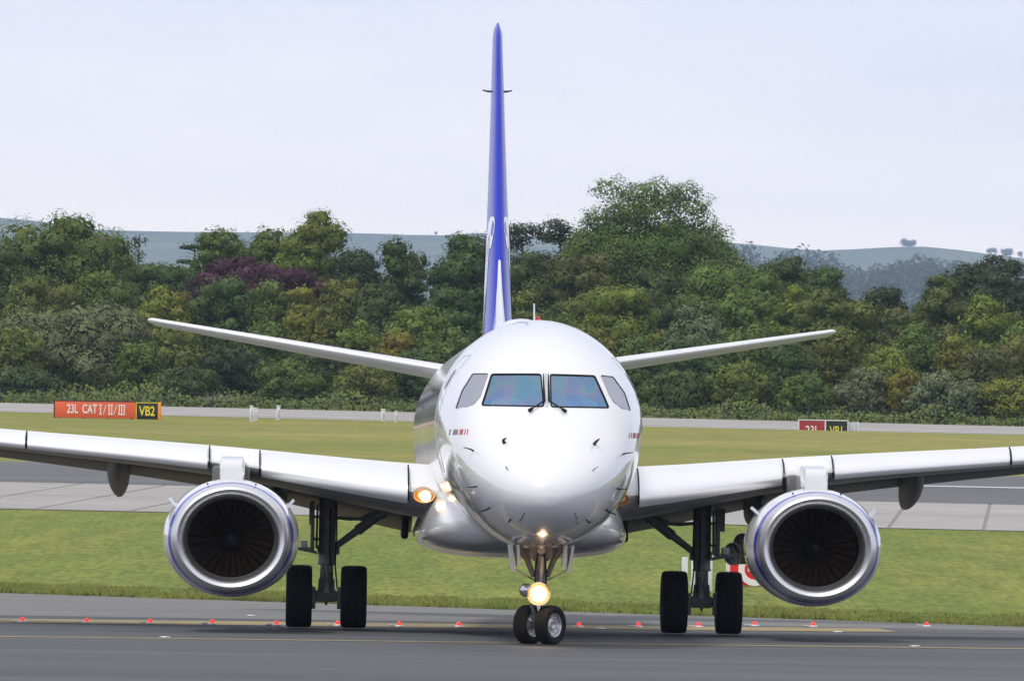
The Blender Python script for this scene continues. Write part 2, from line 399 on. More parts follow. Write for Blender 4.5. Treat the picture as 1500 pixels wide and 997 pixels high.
# ------------------------------------------------------------------ the ground
def sheet(name, d0f, d1f, m, lift, nx=40, nd=None, half=1.45, xlim=None, step=6.0):
    """a sheet lying on the terrain between two depth lines d0f(u), d1f(u)"""
    mb = MB(); vs_, fs = [], []
    us = [-half + 2 * half * i / nx for i in range(nx + 1)]
    nd = nd or max(2, int((d1f(0) - d0f(0)) / step))
    for j in range(nd + 1):
        for u in us:
            a, b = d0f(u), d1f(u)
            D = a + (b - a) * j / nd
            x = u * 750 * max(D, 60) / FPX
            if abs(u) > 1.2: x *= 1 + (abs(u) - 1.2) * 30
            vs_.append((x, D, ground(x, D) + lift))
    w = nx + 1
    for j in range(nd):
        for i in range(nx):
            fs.append((j * w + i, j * w + i + 1, (j + 1) * w + i + 1, (j + 1) * w + i))
    mb.add(vs_, fs)
    o = mb.build(name, m, smooth=60, recalc=False)
    return tag(o, kind='structure')

# one big terrain sheet
vs_, fs = [], []
ds = [-60, 0, 60, 100, 130] + [150 + 2.0 * k for k in range(30)] + [212 + 8 * k for k in range(56)] + [680, 720, 760, 900, 1100, 1600, 2400, 3000, 6000, 14300]
ds = sorted(set(ds))
us = [-1 + 2 * i / 40 for i in range(41)]
rg = random.Random(5)
for D in ds:
    for u in us:
        k = abs(u)
        lim = 750 * max(D, 60) / FPX * 1.25
        x = (u / 0.8 * lim) if k <= 0.8 else math.copysign(lim + ((k - 0.8) / 0.2) ** 2 * (200 + max(D, 0) * 0.5), u)
        vs_.append((x, D, ground(x, D)))
w = len(us)
for j in range(len(ds) - 1):
    for i in range(w - 1):
        fs.append((j * w + i, j * w + i + 1, (j + 1) * w + i + 1, (j + 1) * w + i))
tag(MB().add(vs_, fs).build('ground', M['grass'], smooth=60, recalc=False), kind='structure')

edge = lambda u: 175 - 5 * u
sheet('taxiway', lambda u: -40, lambda u: 161 + 1.5 * u, M['asphalt'], 0.008, step=4)
sheet('taxiway_shoulder', lambda u: 161 + 1.5 * u, lambda u: edge(u) + 0.25 * math.sin(u * 31) + 0.2 * math.sin(u * 77), M['shoulder'], 0.006, nx=120, step=1.5)
sheet('holding_line', lambda u: 153.6 + 3.6 * u, lambda u: 158.2 + 3.4 * u if u < 0.75 else 153.6 + 3.6 * u + 0.3, M['yellow_line'], 0.014, nx=80, step=1)
sheet('taxiway_line', lambda u: 137.6 + 2.2 * u, lambda u: 138.5 + 2.2 * u, M['yellow_line'], 0.013, nx=80, nd=2)
sheet('runway', lambda u: 345, lambda u: 420, M['runway'], 0.03, step=5)
sheet('runway_edge_line', lambda u: 386 - 2 * u, lambda u: 388.5 - 2 * u if u > .25 else 386.05 - 2 * u, M['white_line'], 0.04, nd=2)
sheet('concrete_bed', lambda u: 300, lambda u: 345, M['joint'], 0.015, step=5)
sheet('far_grass', lambda u: 420, lambda u: 602.5, M['dry_grass'], 0.02, step=6)
sheet('perimeter_road', lambda u: 602.5, lambda u: 645, M['concrete'], 0.03, step=3)
sheet('road_edge_line', lambda u: 618.5, lambda u: 620, M['white_line'], 0.045, nd=2)
# slabs of the concrete strip
conc = bpy.data.objects['concrete_bed']
slab = {}
for r_ in range(2):
    for i in range(-13, 13):
        y0, y1 = 300.1 + r_ * 22.6, 322.4 + r_ * 22.5
        x0, x1 = i * 3.0 + 0.06 + r_ * 0.0, i * 3.0 + 2.94
        sk = lambda y: (y - 300) * 0.055
        h = 0.028 + 0.004 * rg.random()
        mb = MB()
        P = [(x0 + sk(y0), y0), (x1 + sk(y0), y0), (x1 + sk(y1), y1), (x0 + sk(y1), y1)]
        mb.add([(x, y, ground(x, y) + 0.0) for x, y in P] + [(x, y, ground(x, y) + h) for x, y in P],
               [(4, 5, 6, 7), (0, 1, 5, 4), (1, 2, 6, 5), (2, 3, 7, 6), (3, 0, 4, 7)])
        mb.build('slab', M['concrete'], conc, smooth=0, recalc=False)

# ------------------------------------------------------------------ the airliner
AX0, AY0, ATH = 0.55, 132.9, math.atan(0.0265)
plane = empty('airliner', (AX0, AY0, 0.016), 'white twin engined jet airliner with blue tail fin taxiing head on', 'airliner', rz=ATH)
def al(px, py, s):
    """local x and z on the airliner of a photograph pixel at station s"""
    D = AY0 + s
    p = at(px, py, D)
    return p.x - (AX0 - 0.0265 * s), p.z - 0.016

S_ = [0, .02, .06, .15, .35, .7, 1.2, 1.75, 2.05, 2.4, 2.8, 3.4, 4.2, 5.2, 6.5, 10, 20, 25, 28, 31, 33.5, 35.5, 36.24]
W_ = [.01, .14, .245, .385, .57, .775, .975, 1.135, 1.205, 1.275, 1.335, 1.40, 1.46, 1.497, 1.505, 1.505, 1.505, 1.505, 1.42, 1.12, .75, .42, .22]
T_ = [2.13, 2.235, 2.315, 2.425, 2.585, 2.80, 3.065, 3.36, 3.60, 3.86, 4.06, 4.27, 4.46, 4.61, 4.71, 4.71, 4.71, 4.71, 4.70, 4.66, 4.58, 4.45, 4.36]
B_ = [2.11, 2.01, 1.945, 1.86, 1.755, 1.645, 1.545, 1.475, 1.45, 1.425, 1.405, 1.385, 1.37, 1.362, 1.36, 1.36, 1.36, 1.36, 1.72, 2.42, 3.05, 3.62, 3.90]
C_ = [2.12, 2.125, 2.135, 2.155, 2.2, 2.29, 2.42, 2.57, 2.66, 2.77, 2.87, 2.98, 3.08, 3.14, 3.15, 3.15, 3.15, 3.15, 3.3, 3.6, 3.85, 4.05, 4.13]
fW, fT, fB, fC = pchip(S_, W_), pchip(S_, T_), pchip(S_, B_), pchip(S_, C_)
def section(s, th):
    W, T, B, C = fW(s), fT(s), fB(s), fC(s)
    c, q = math.cos(th), math.sin(th)
    return Vector((W * c, s, C + (T - C if q > 0 else C - B) * q))
sts = [0.0, .008, .02, .04, .065, .1, .15, .21, .28] + [.36 + .08 * k for k in range(17)] + [1.72 + .045 * k for k in range(46)] + [3.85 + .25 * k for k in range(13)] + [7.2 + 1.4 * k for k in range(14)] + [26.2 + .6 * k for k in range(17)] + [36.24]
NSEG = 128
fus = MB()
fus.rings([[section(s, 2 * PI * j / NSEG) for j in range(NSEG)] for s in sts])
fus_bvh = BVHTree.FromPolygons([tuple(p) for p in fus.v], fus.f)
def on_hull(x, z, off=0.0):
    """the nose surface met by a line along the aircraft at (x, z)"""
    loc, nor, _, _ = fus_bvh.ray_cast(Vector((x, -2, z)), Vector((0, 1, 0)))
    if loc is None:
        loc, nor, _, _ = fus_bvh.find_nearest(Vector((x, 3, z)))
    if nor.y > 0 and nor.dot(Vector((0, -1, 0))) < -0.5: nor = -nor
    c = Vector((0, loc.y, fC(loc.y)))
    if nor.dot(loc - c) < 0: nor = -nor
    return loc + nor * off, nor
def side_pt(s, z, sg, off=0.0):
    """hull side surface at station s, height z"""
    C = fC(s); h = (fT(s) - C) if z > C else (C - fB(s))
    th = math.asin(max(-1, min(1, (z - C) / h)))
    p = section(s, th); p.x *= sg
    loc, nor, _, _ = fus_bvh.find_nearest(p)
    if nor.dot(p - Vector((0, s, C))) < 0: nor = -nor
    return p + nor * off

# window outlines, read in the front view
def outline(pts, s):
    return [al(px, py, s) for px, py in pts]
WS = {'a': outline([(722, 547), (793, 547.5), (795.5, 595.5), (706, 593.5)], 2.1), 'b': outline([(807, 548), (873.5, 549.5), (892.5, 597), (806.5, 596)], 2.1)}
SW = {'a': outline([(694, 546), (716, 546.5), (703, 581), (693.5, 592), (684, 595.5), (668, 598), (678, 571)], 2.6), 'b': outline([(881, 549), (901, 550.5), (918, 575), (925, 601), (911, 598), (898, 589), (893, 580)], 2.6)}
def rounded(poly, r=0.03, n=4):
    out_ = []
    k = len(poly)
    for i in range(k):
        p0, p1, p2 = (Vector(poly[i - 1]), Vector(poly[i]), Vector(poly[(i + 1) % k]))
        d0, d2 = (p0 - p1), (p2 - p1)
        rr = min(r, d0.length * .4, d2.length * .4)
        a, b = p1 + d0.normalized() * rr, p1 + d2.normalized() * rr
        for j in range(n + 1):
            t = j / n
            out_.append((a * (1 - t) ** 2 + p1 * 2 * t * (1 - t) + b * t * t))
    return out_
def inside(p, poly):
    c = False; k = len(poly)
    for i in range(k):
        a, b = poly[i], poly[i - 1]
        if (a[1] > p[1]) != (b[1] > p[1]) and p[0] < (b[0] - a[0]) * (p[1] - a[1]) / (b[1] - a[1]) + a[0]: c = not c
    return c
polys = [rounded(WS['a']), rounded(WS['b']), rounded(SW['a'], .02), rounded(SW['b'], .02)]
fus_o = fus.build('fuselage', M['white'], None, smooth=40)
cut = MB()
for p in polys:
    cut.rings([[Vector((q[0], -1.0, q[1])) for q in p], [Vector((q[0], 3.5, q[1])) for q in p]])
cut_o = cut.build('cutter', M['black'], None, smooth=0)
bmod = fus_o.modifiers.new('cut', 'BOOLEAN'); bmod.operation = 'DIFFERENCE'; bmod.object = cut_o; bmod.solver = 'EXACT'
dg = bpy.context.evaluated_depsgraph_get(); dg.update()
me2 = bpy.data.meshes.new_from_object(fus_o.evaluated_get(dg))
fus_o.modifiers.clear()
old = fus_o.data; fus_o.data = me2; me2.name = 'fuselage'; bpy.data.meshes.remove(old)
bpy.data.objects.remove(cut_o)
bm = bmesh.new(); bm.from_mesh(me2)
kill = []
for f in bm.faces:
    c = f.calc_center_median()
    if 1.0 < c.y < 3.6:
        l, n_, i_, d_ = fus_bvh.find_nearest(c)
        if d_ > 0.006: kill.append(f)
bmesh.ops.delete(bm, geom=kill, context='FACES')
bm.to_mesh(me2); bm.free()
me2.materials.clear(); me2.materials.append(M['white'])
me2.polygons.foreach_set('material_index', [0] * len(me2.polygons))
me2.polygons.foreach_set('use_smooth', [True] * len(me2.polygons))
fus_o.parent = plane

def pane(name, poly, m, depth=-0.003):
    """a curved pane filling an outline on the nose"""
    n = len(poly)
    cx = sum(p[0] for p in poly) / n; cz = sum(p[1] for p in poly) / n
    mb = MB(); rr = []
    for t in (1.0, .8, .6, .4, .2):
        rr.append([on_hull(cx + (p[0] - cx) * t, cz + (p[1] - cz) * t, depth)[0] for p in poly])
    mb.rings(rr, True, False, True)
    return mb.build(name, m, fus_o, smooth=50)
def hull_strip(poly, width, off=0.004, closed=True):
    """a thin band along an outline, lying on the nose"""
    n = len(poly); mb = MB(); inn, out_ = [], []
    for i in range(n):
        p = Vector(poly[i]); a = Vector(poly[i - 1]) if (closed or i > 0) else p; b = Vector(poly[(i + 1) % n]) if (closed or i < n - 1) else p
        t = (b - a).normalized(); nn = Vector((-t.y, t.x))
        inn.append(on_hull(p.x - nn.x * width / 2, p.y - nn.y * width / 2, off)[0])
        out_.append(on_hull(p.x + nn.x * width / 2, p.y + nn.y * width / 2, off)[0])
    fs = [(i, (i + 1) % n, n + (i + 1) % n, n + i) for i in range(n if closed else n - 1)]
    mb.add(inn + out_, fs)
    return mb
for k, p in enumerate(polys):
    dense = []
    for i in range(len(p)):
        a, b = p[i], p[(i + 1) % len(p)]
        q = max(1, int((b - a).length / 0.06))
        dense += [a + (b - a) * (j / q) for j in range(q)]
    pane('windshield' if k < 2 else 'side_window', dense, M['windscreen'] if k < 2 else M['side_glass'])
    hull_strip(dense, 0.020 if k < 2 else 0.009).build('window_frame', M['black'] if k < 2 else M['greymark'], fus_o, smooth=50)
# flight deck behind the panes
mb = MB(); mb.add([section(3.55, 2 * PI * j / 32) * 1 for j in range(32)], [tuple(range(32))])
mb.build('cockpit_bulkhead', M['cockpit'], fus_o, smooth=0)
mb = MB(); mb.box((-.85, 2.25, 3.12), (.85, 2.6, 3.36), 0.04); mb.build('instrument_panel', M['cockpit'], fus_o)
mb = MB(); mb.box((-.95, 2.25, 2.95), (.95, 3.5, 3.05), 0.0); mb.build('cockpit_floor', M['cockpit'], fus_o, smooth=0)
# windscreen wipers, parked along the centre post and pointing down
for sg, top, piv, tip in ((-1, (797, 549), (797.5, 589), (777, 603)), (1, (804.5, 549), (804, 589), (826, 604))):
    mb = MB()
    q = [on_hull(*al(*pt, 1.9), 0.03)[0] for pt in (top, piv)]
    mb.tube([q[0], (q[0] + q[1]) / 2, q[1]], [.007, .012, .016], 6)
    q2 = on_hull(*al(*tip, 1.8), 0.035)[0]
    mb.tube([q[1], q2], [.012, .010], 6)
    d_ = (q2 - q[1]).normalized()
    mb.tube([q2 - d_ * .04, q2 + d_ * .03], [.022, .026], 6)
    mb.build('wiper', M['black'], fus_o)
mb = hull_strip([Vector(al(800.5, y, 1.9)) for y in (546, 560, 575, 596)], 0.05, 0.006, closed=False)
mb.build('centre_post', M['fitting'], fus_o)
# air data probes, vanes and drain masts
for px, py, dx, dz, r in ((737, 649, .05, .02, .026), (868, 651, .04, .03, .026), (693, 660, -.09, .02, .014), (912, 665, .09, .01, .014), (740, 687, .03, -.02, .008), (864, 689, .03, .02, .008),
                       (697, 712, -.08, .0, .014), (902, 715, .09, .01, .014), (715, 743, -.10, -.02, .020), (886, 746, .09, -.03, .020), (745, 760, .02, .02, .016), (856, 761, .02, .03, .016)):
    x, z = al(px, py, 1.8)
    p, n_ = on_hull(x, z)
    mb = MB()
    mb.tube([p - n_ * .02, p + n_ * .05], [r * 1.1, r * .8], 8)
    mb.tube([p + n_ * .05, p + n_ * .065 + Vector((dx, -.03, dz))], [r * .8, r * .4], 8)
    mb.build('probe', M['dark'], fus_o)
for sg, pts in ((-1, [(760, 763), (767, 750), (764, 757)]), (1, [(846, 767), (840, 750), (843, 758)])):
    a = [Vector(al(*pts[0], .8)), Vector(al(*pts[2], .8)), Vector(al(*pts[1], .8))]
    hull_strip(a, 0.012, 0.004, closed=False).build('lightning_strip', M['dark'], fus_o)
# small warning placards: red and grey strokes
for px0, py, seq, sl in ((657, 633, 'r..rggg.rrr.r.r', 1.5), (917, 638, 'r.r.rrr.rrr', 0.8)):
    mbr, mbg = MB(), MB()
    for i, c in enumerate(seq):
        if c == '.': continue
        px = px0 + i * 1.7
        x0, z0 = al(px, py + 4, 3.2); x1, z1 = al(px + 1.2 + (sl if c == 'r' else 0) * .4, py - 4, 3.2)
        a, b = on_hull(x0, z0, .005)[0], on_hull(x1, z1, .005)[0]
        a2, b2 = on_hull(x0 + .011, z0, .005)[0], on_hull(x1 + .011, z1, .005)[0]
        (mbr if c == 'r' else mbg).add([a, a2, b2, b], [(0, 1, 2, 3)])
    tag(mbr.build('placard_strokes', M['red'], fus_o, smooth=0), kind='stuff')
    if mbg.v: tag(mbg.build('placard_strokes', M['greymark'], fus_o, smooth=0), kind='stuff')
# forward doors, their small windows, and the cabin windows
for sg in (-1, 1):
    mb = MB()
    ol = [(4.55, 2.45), (5.4, 2.45), (5.4, 4.15), (4.55, 4.15)]
    ol = rounded(ol, .15, 5)
    dense = []
    for i in range(len(ol)):
        a, b = ol[i], ol[(i + 1) % len(ol)]; q = max(1, int((b - a).length / .12))
        dense += [a + (b - a) * (j / q) for j in range(q)]
    pts = [side_pt(p[0], p[1], sg, .002) for p in dense]
    mb.tube(pts + [pts[0]], .0035, 5, cap=False)
    mb.build('door_outline', M['grey_line'], fus_o)
    mb = MB()
    for s0, s1 in ((4.80, 4.95),):
        ov = [side_pt(4.88 + .11 * math.cos(t), 3.80 + .15 * math.sin(t), sg, .006) for t in [2 * PI * k / 20 for k in range(20)]]
        mb.add(ov, [tuple(range(20))])
    mb.build('door_window', M['greymark'], fus_o, smooth=0)
    rw = random.Random(3)
    for k in range(24):
        s0 = 6.6 + k * .80
        mb = MB()
        ov = [side_pt(s0 + .13 * math.copysign(abs(math.cos(t)) ** .6, math.cos(t)), 3.62 + .18 * math.copysign(abs(math.sin(t)) ** .6, math.sin(t)), sg, .004) for t in [2 * PI * j / 16 for j in range(16)]]
        mb.add(ov, [tuple(range(16))])
        mb.build('cabin_window', M['glass_dark'], fus_o, smooth=0)
for s_, r_ in ((5.9, .0025),):
    mb = MB(); mb.tube([section(s_, 2 * PI * j / 96) + Vector((0, -.001, 0)) for j in range(97)], r_ + .002, 5, cap=False); mb.build('panel_seam', M['grey_line'], fus_o)
# roof fittings
x, z = al(783, 466, 8.5)
mb = MB(); mb.tube([(x, 8.5, 4.66), (x - .01, 8.5, z + .22)], [.016, .012], 6); mb.build('antenna_blade', M['white_matt'], fus_o)
mb = MB(); mb.lathe([(.0, .09), (.04, .08), (.06, .03), (.07, -.03)], 14, Matrix.Translation((x + .045, 8.6, 4.72)) @ Matrix.Rotation(PI / 2, 4, 'X'), cap1=True)
mb.build('roof_beacon', M['beacon_off'], fus_o)
mb = MB()
rs = []
for k in range(13):
    t = k / 12; r = math.sin(PI * t) ** .6 if 0 < t < 1 else .02
    rs.append([Vector((-.13 + .30 * r * math.cos(2 * PI * j / 20), 10 + 1.6 * t, 4.68 + .13 * r * math.sin(2 * PI * j / 20))) for j in range(20)])
mb.rings(rs); mb.build('satcom_fairing', M['white'], fus_o)

# belly fairing
fw = pchip([9.6, 10.4, 11.5, 13, 15, 18, 20, 21.5], [.7, 1.15, 1.45, 1.60, 1.64, 1.62, 1.3, .7])
fb = pchip([9.6, 10.4, 11.5, 13, 15, 18, 20, 21.5], [1.45, 1.33, 1.24, 1.18, 1.16, 1.17, 1.28, 1.5])
ft = pchip([9.6, 10.4, 11.5, 13, 15, 18, 20, 21.5], [1.9, 2.1, 2.4, 2.75, 2.8, 2.6, 2.3, 1.9])
rs = []
for k in range(49):
    s = 9.6 + (21.5 - 9.6) * k / 48
    w_, b_, t_ = fw(s), fb(s), ft(s); zc = b_ + .36
    r = []
    for j in range(48):
        th = 2 * PI * j / 48; c, q = math.cos(th), math.sin(th)
        if q > 0: r.append(Vector((w_ * math.copysign(abs(c) ** .55, c) * (1 - .14 * q), s, zc + (t_ - zc) * q)))
        else: r.append(Vector((w_ * math.copysign(abs(c) ** .62, c), s, zc + .36 * math.copysign(abs(q) ** .85, q))))
    rs.append(r)
MB().rings(rs).build('belly_fairing', M['white'], plane)

# wings
def foil(n=24, t=0.12, camber=0.02):
    """unit chord loop from trailing edge over the top to the leading edge and back below"""
    up, lo = [], []
    for k in range(n + 1):
        x = 0.5 * (1 - math.cos(PI * k / n))
        y = 5 * t * (.2969 * math.sqrt(x) - .126 * x - .3516 * x * x + .2843 * x ** 3 - .1030 * x ** 4)
        p = .4
        c = camber / p**2 * (2 * p * x - x * x) if x < p else camber / (1 - p)**2 * (1 - 2 * p + 2 * p * x - x * x)
        up.append((x, c + y)); lo.append((x, c - y))
    return up[::-1] + lo[1:]
wLE = pchip([0, 1.4, 5.0, 13.1], [11.75, 12.42, 14.15, 18.1])
wCH = pchip([0, 1.4, 4.95, 13.1], [6.3, 5.7, 3.75, 1.55])
wZ = pchip([0, 1.4, 4.6, 7.9, 13.1], [2.02, 2.13, 2.55, 2.84, 3.30])
wTC = pchip([0, 1.4, 4.9, 13.1], [.155, .150, .122, .105])
wTW = pchip([0, 1.4, 5, 13.1], [R(1.2), R(1.0), R(.3), R(-1.2)])
def wing_pt(X, xc, yc):
    c = wCH(X); a = wTW(X)
    return Vector((X, wLE(X) + c * (xc * math.cos(a) + yc * math.sin(a)), wZ(X) + c * (yc * math.cos(a) - xc * math.sin(a))))
def mirror(pts, sg): return [Vector((p.x * sg, p.y, p.z)) for p in pts]
def make_wing(sg):
    Xs = [0.9, 1.4, 1.9, 2.5, 3.1, 3.7, 4.3, 4.9, 5.6, 6.4, 7.2, 8.2, 9.4, 10.8, 12.2, 13.1]
    mb = MB()
    rs = [mirror([wing_pt(X, x, y) for x, y in foil(24, wTC(X), .012)], sg) for X in Xs]
    # winglet: the tip turns up
    base = foil(24, .1, 0)
    for k in range(1, 7):
        t = k / 6; an = R(72) * min(1, t * 2)
        cx = 13.1 + .35 * math.sin(an) + max(0, t - .4) * .8; cz = 3.30 + .35 * (1 - math.cos(an)) + max(0, t - .3) * 1.5
        c = 1.55 - .85 * t
        rs.append(mirror([Vector((cx - y * c * math.sin(an), 18.1 + .9 * t + x * c, cz + y * c * math.cos(an))) for x, y in base], sg))
    mb.rings(rs)
    # grey with painted-in shade below, pale on the upper skin and leading edge
    o = mb.build('wing', [M['white_matt'], M['shaded_under_grey']], plane, smooth=40)
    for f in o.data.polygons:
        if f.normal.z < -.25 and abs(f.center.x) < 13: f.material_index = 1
    # slats: a metal shell over the leading edge, standing a little proud
    def slat(X0, X1):
        m2 = MB(); rr = []
        n = max(3, int((X1 - X0) / .45))
        for k in range(n + 1):
            X = X0 + (X1 - X0) * k / n
            f = foil(40, wTC(X), .012)
            outer = [(x, y) for x, y in f if (x < .17 and f.index((x, y)) <= 40) or (x < .022 and f.index((x, y)) > 40)]
            g = .034 / wCH(X)
            o1 = []
            for x, y in outer:
                L_ = math.hypot(x - .08, y * 1.0) or 1
                o1.append((x + g * (x - .08) / L_ * 1.1 - g * .6, y + g * y / L_))
            i1 = [(x + .004, y) for x, y in outer][::-1]
            a_ = R(2.5); px_, py_ = .17, f[[i for i, q in enumerate(f) if q[0] < .17][0]][1]
            loop = []
            for x, y in o1 + i1:
                dx_, dy_ = x - px_, y - py_
                loop.append((px_ + dx_ * math.cos(a_) - dy_ * math.sin(a_) - .03 / wCH(X), py_ + dx_ * math.sin(a_) + dy_ * math.cos(a_) - .004 / wCH(X)))
            rr.append(mirror([wing_pt(X, x, y) for x, y in loop], sg))
        m2.rings(rr)
        m2.build('slat', M['slat'], o, smooth=45)
    for X in (1.765, 4.05, 4.83, 7.70, 10.32):  # black tube drawn as the dark gap at each slat end
        m2 = MB(); f = foil(30, wTC(X), .012)
        pth = [wing_pt(X, x - .012, y + .034 / wCH(X) * (1 if y > 0 else -.4)) for i, (x, y) in enumerate(f) if (x < .16 and i <= 30) or (x < .02 and i > 30)]
        m2.tube(mirror(pth, sg), .013, 5); m2.build('slat_gap_line', M['black'], o)
    for a, b in ((1.78, 4.02), (4.86, 7.68), (7.72, 10.3), (10.34, 12.7)): slat(a, b)
    # flaps, lowered: slabs aft of and below the trailing edge
    def flap(X0, X1, drop0, drop1):
        m2 = MB(); rr = []
        for k in range(5):
            t = k / 4; X = X0 + (X1 - X0) * t; c = wCH(X) * .24; dr = drop0 + (drop1 - drop0) * t
            p0 = wing_pt(X, .86, -.030); a = R(14)
            rr.append(mirror([p0 + Vector((0, c * (x * math.cos(a) + y * math.sin(a)), -dr + c * (y * math.cos(a) - x * math.sin(a)))) for x, y in foil(10, .15, .02)], sg))
        m2.rings(rr); m2.build('flap', M['shaded_grey'], o)
    flap(1.62, 4.6, .06, .03); flap(4.7, 9.4, .02, .02)
    # underside of the wing box: gear bay panel
    m2 = MB()
    # flap track fairings
    def canoe(X, s0, s1, ztop, zlow, w_):
        m3 = MB(); rr = []
        for k in range(17):
            t = k / 16; r = max(.03, math.sin(PI * t ** .8) ** .7)
            zc = ztop + (zlow - ztop) * (t ** 1.3)
            rr.append([Vector((sg * X + w_ * r * math.cos(2 * PI * j / 20), s0 + (s1 - s0) * t, zc + .30 * r * math.sin(2 * PI * j / 20))) for j in range(20)])
        m3.rings(rr); m3.build('flap_track_fairing', M['shaded_grey'], o)
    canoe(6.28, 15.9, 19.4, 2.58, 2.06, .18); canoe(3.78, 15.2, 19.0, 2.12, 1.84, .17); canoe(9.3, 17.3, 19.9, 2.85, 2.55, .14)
    m3 = MB(); m3.box((sg * 1.74 - .06, 17.2, 1.42), (sg * 1.74 + .06, 17.7, 1.86), .05); m3.build('flap_track', M['dark'], o)
    # static wick-like cuts on the slats: the vertical ends
    # landing light in the wing root
    zc = 2.10
    cx = sg * (1.53 if sg < 0 else 1.46)
    p, nrm = None, None
    bowl = MB(); mt = Matrix.Translation((cx, 12.30, zc)) @ Matrix.Rotation(R(12), 4, 'X')
    bowl.lathe([(.150, .0), (.14, .04), (.10, .09), (.02, .11)], 24, mt, sx=1.0, sz=.62, cap1=True)
    bowl.lathe([(.150, .0), (.160, -.010), (.168, .03), (.16, .3)], 24, mt, sx=1.0, sz=.62)
    bowl.build('landing_light_bowl', M['amber_bowl'], o)
    if sg < 0:
        l = MB(); l.lathe([(.085, .0), (.07, -.02), (.0, -.03)], 20, Matrix.Translation((cx + .02, 12.32, zc)), cap0=True)
        l.build('landing_light', M['lamp_amber'], o)
    return o
wings = {sg: make_wing(sg) for sg in (-1, 1)}

# engines
def make_engine(sg):
    cx, cz, s0 = (4.40 if sg > 0 else -4.47), 1.42, 10.45
    root = MB(); mt = Matrix.Translation((cx, s0, cz))
    # cowl, white
    root.lathe([(.912, .415), (.930, .49), (.965, .68), (.990, .92), (1.0, 1.2), (.985, 1.9), (.92, 2.6), (.82, 3.1), (.80, 3.1)], 72, mt, sx=1.04, sz=.905)
    o = root.build('engine', M['white'], plane)
    l = MB()
    l.lathe([(.636, .55), (.638, .40), (.645, .30), (.659, .20), (.681, .12), (.712, .055), (.750, .015), (.788, .0), (.815, .012), (.840, .045), (.858, .10), (.872, .17), (.881, .24), (.886, .30)], 96, mt, sx=1.03, sz=.935)
    l.build('inlet_lip', M['lip'], o)
    st = MB(); st.lathe([(.882, .296), (.888, .300), (.903, .36), (.917, .42), (.914, .425)], 96, mt, sx=1.037, sz=.922); st.build('cowl_stripe', M['stripe'], o)
    d = MB(); d.lathe([(.633, .54), (.655, .75), (.68, 1.05), (.68, 1.5), (.05, 1.5)], 64, mt, sx=1.03, sz=.95, cap1=True); d.build('intake_duct', M['duct'], o)
    sp = MB(); sp.lathe([(.0, .62), (.05, .64), (.12, .75), (.18, .9), (.21, 1.1)], 32, mt); sp.build('spinner', M['black'], o)
    # fan blades share one mesh
    b = MB(); rr = []
    for k in range(6):
        t = k / 5; r = .19 + .465 * t; tw = R(28 + 34 * t); ch = .17 + .05 * t
        rr.append([Vector((q * math.sin(tw) * ch - w_ * math.cos(tw), 1.02 + q * math.cos(tw) * ch + w_ * math.sin(tw), r)) for q, w_ in ((-.5, 0), (0, .010), (.5, 0), (0, -.010))])
    b.rings(rr)
    bo = b.build('fan_blade', M['blade'], o, smooth=30)
    for k in range(28):
        q = bo if k == 0 else bo.copy()
        if k: COL.objects.link(q); q.parent = o
        q.matrix_local = mt @ Matrix.Rotation(2 * PI * k / 28, 4, 'Y')
    ex = MB(); ex.lathe([(.62, 3.0), (.6, 3.6), (.48, 4.3), (.45, 4.3), (.3, 4.2), (.2, 4.6), (.02, 5.0)], 40, mt, cap1=True); ex.build('exhaust_nozzle', M['exhaust'], o)
    for s2 in (-1, 1):
        a = R(33); c_ = Vector((cx + s2 * 1.0 * math.cos(a) * 1.02, s0 + 1.0, cz + math.sin(a) * .9))
        dr = Vector((s2 * math.cos(R(48)), 0, math.sin(R(48)))); pr = Vector((-dr.z, 0, dr.x)) * .022
        k_ = MB()
        pts = [c_ - dr * .06 + Vector((0, -.35, 0)), c_ + dr * .08 + Vector((0, 0, 0)), c_ + dr * .14 + Vector((0, .35, 0)), c_ - dr * .06 + Vector((0, .6, 0))]
        k_.rings([[p - pr for p in pts], [p + pr for p in pts]])
        k_.build('strake', M['box_grey'], o, smooth=0)
    for s2 in (-1, 1):
        k_ = MB(); a = R(90 - s2 * 22)
        c_ = Vector((cx + math.cos(a) * .945 * 1.03, s0 + .42, cz + math.sin(a) * .945 * .91))
        k_.tube([c_, c_ + Vector((0, 0, .03))], .014, 6); k_.build('cowl_latch', M['dark'], o)
    # side access panel frame on the outboard cowl
    py = MB()
    rr = []
    for s, hw, zt, zb in ((s0 + .70, .17, 2.50, 2.22), (s0 + .78, .185, 2.60, 2.20), (s0 + 1.6, .19, 2.66, 2.1), (s0 + 3.2, .20, 2.68, 2.0), (s0 + 5.4, .16, 2.5, 2.1), (s0 + 6.2, .04, 2.4, 2.2)):
        rr.append([Vector((cx + x * hw, s, z)) for x, z in ((-.88, zb), (.88, zb), (1, zb + .05), (1, zt - .08), (.86, zt), (-.86, zt), (-1, zt - .08), (-1, zb + .05))])
    py.rings(rr); py.build('pylon', M['white'], o, smooth=40)
    fb_ = MB(); fb_.box((cx - .31, s0 + 2.6, 2.16), (cx + .27, s0 + 4.0, 2.52), .05); fb_.build('pylon_fairing', M['shaded_grey'], o)
    return o
engines = {sg: make_engine(sg) for sg in (-1, 1)}

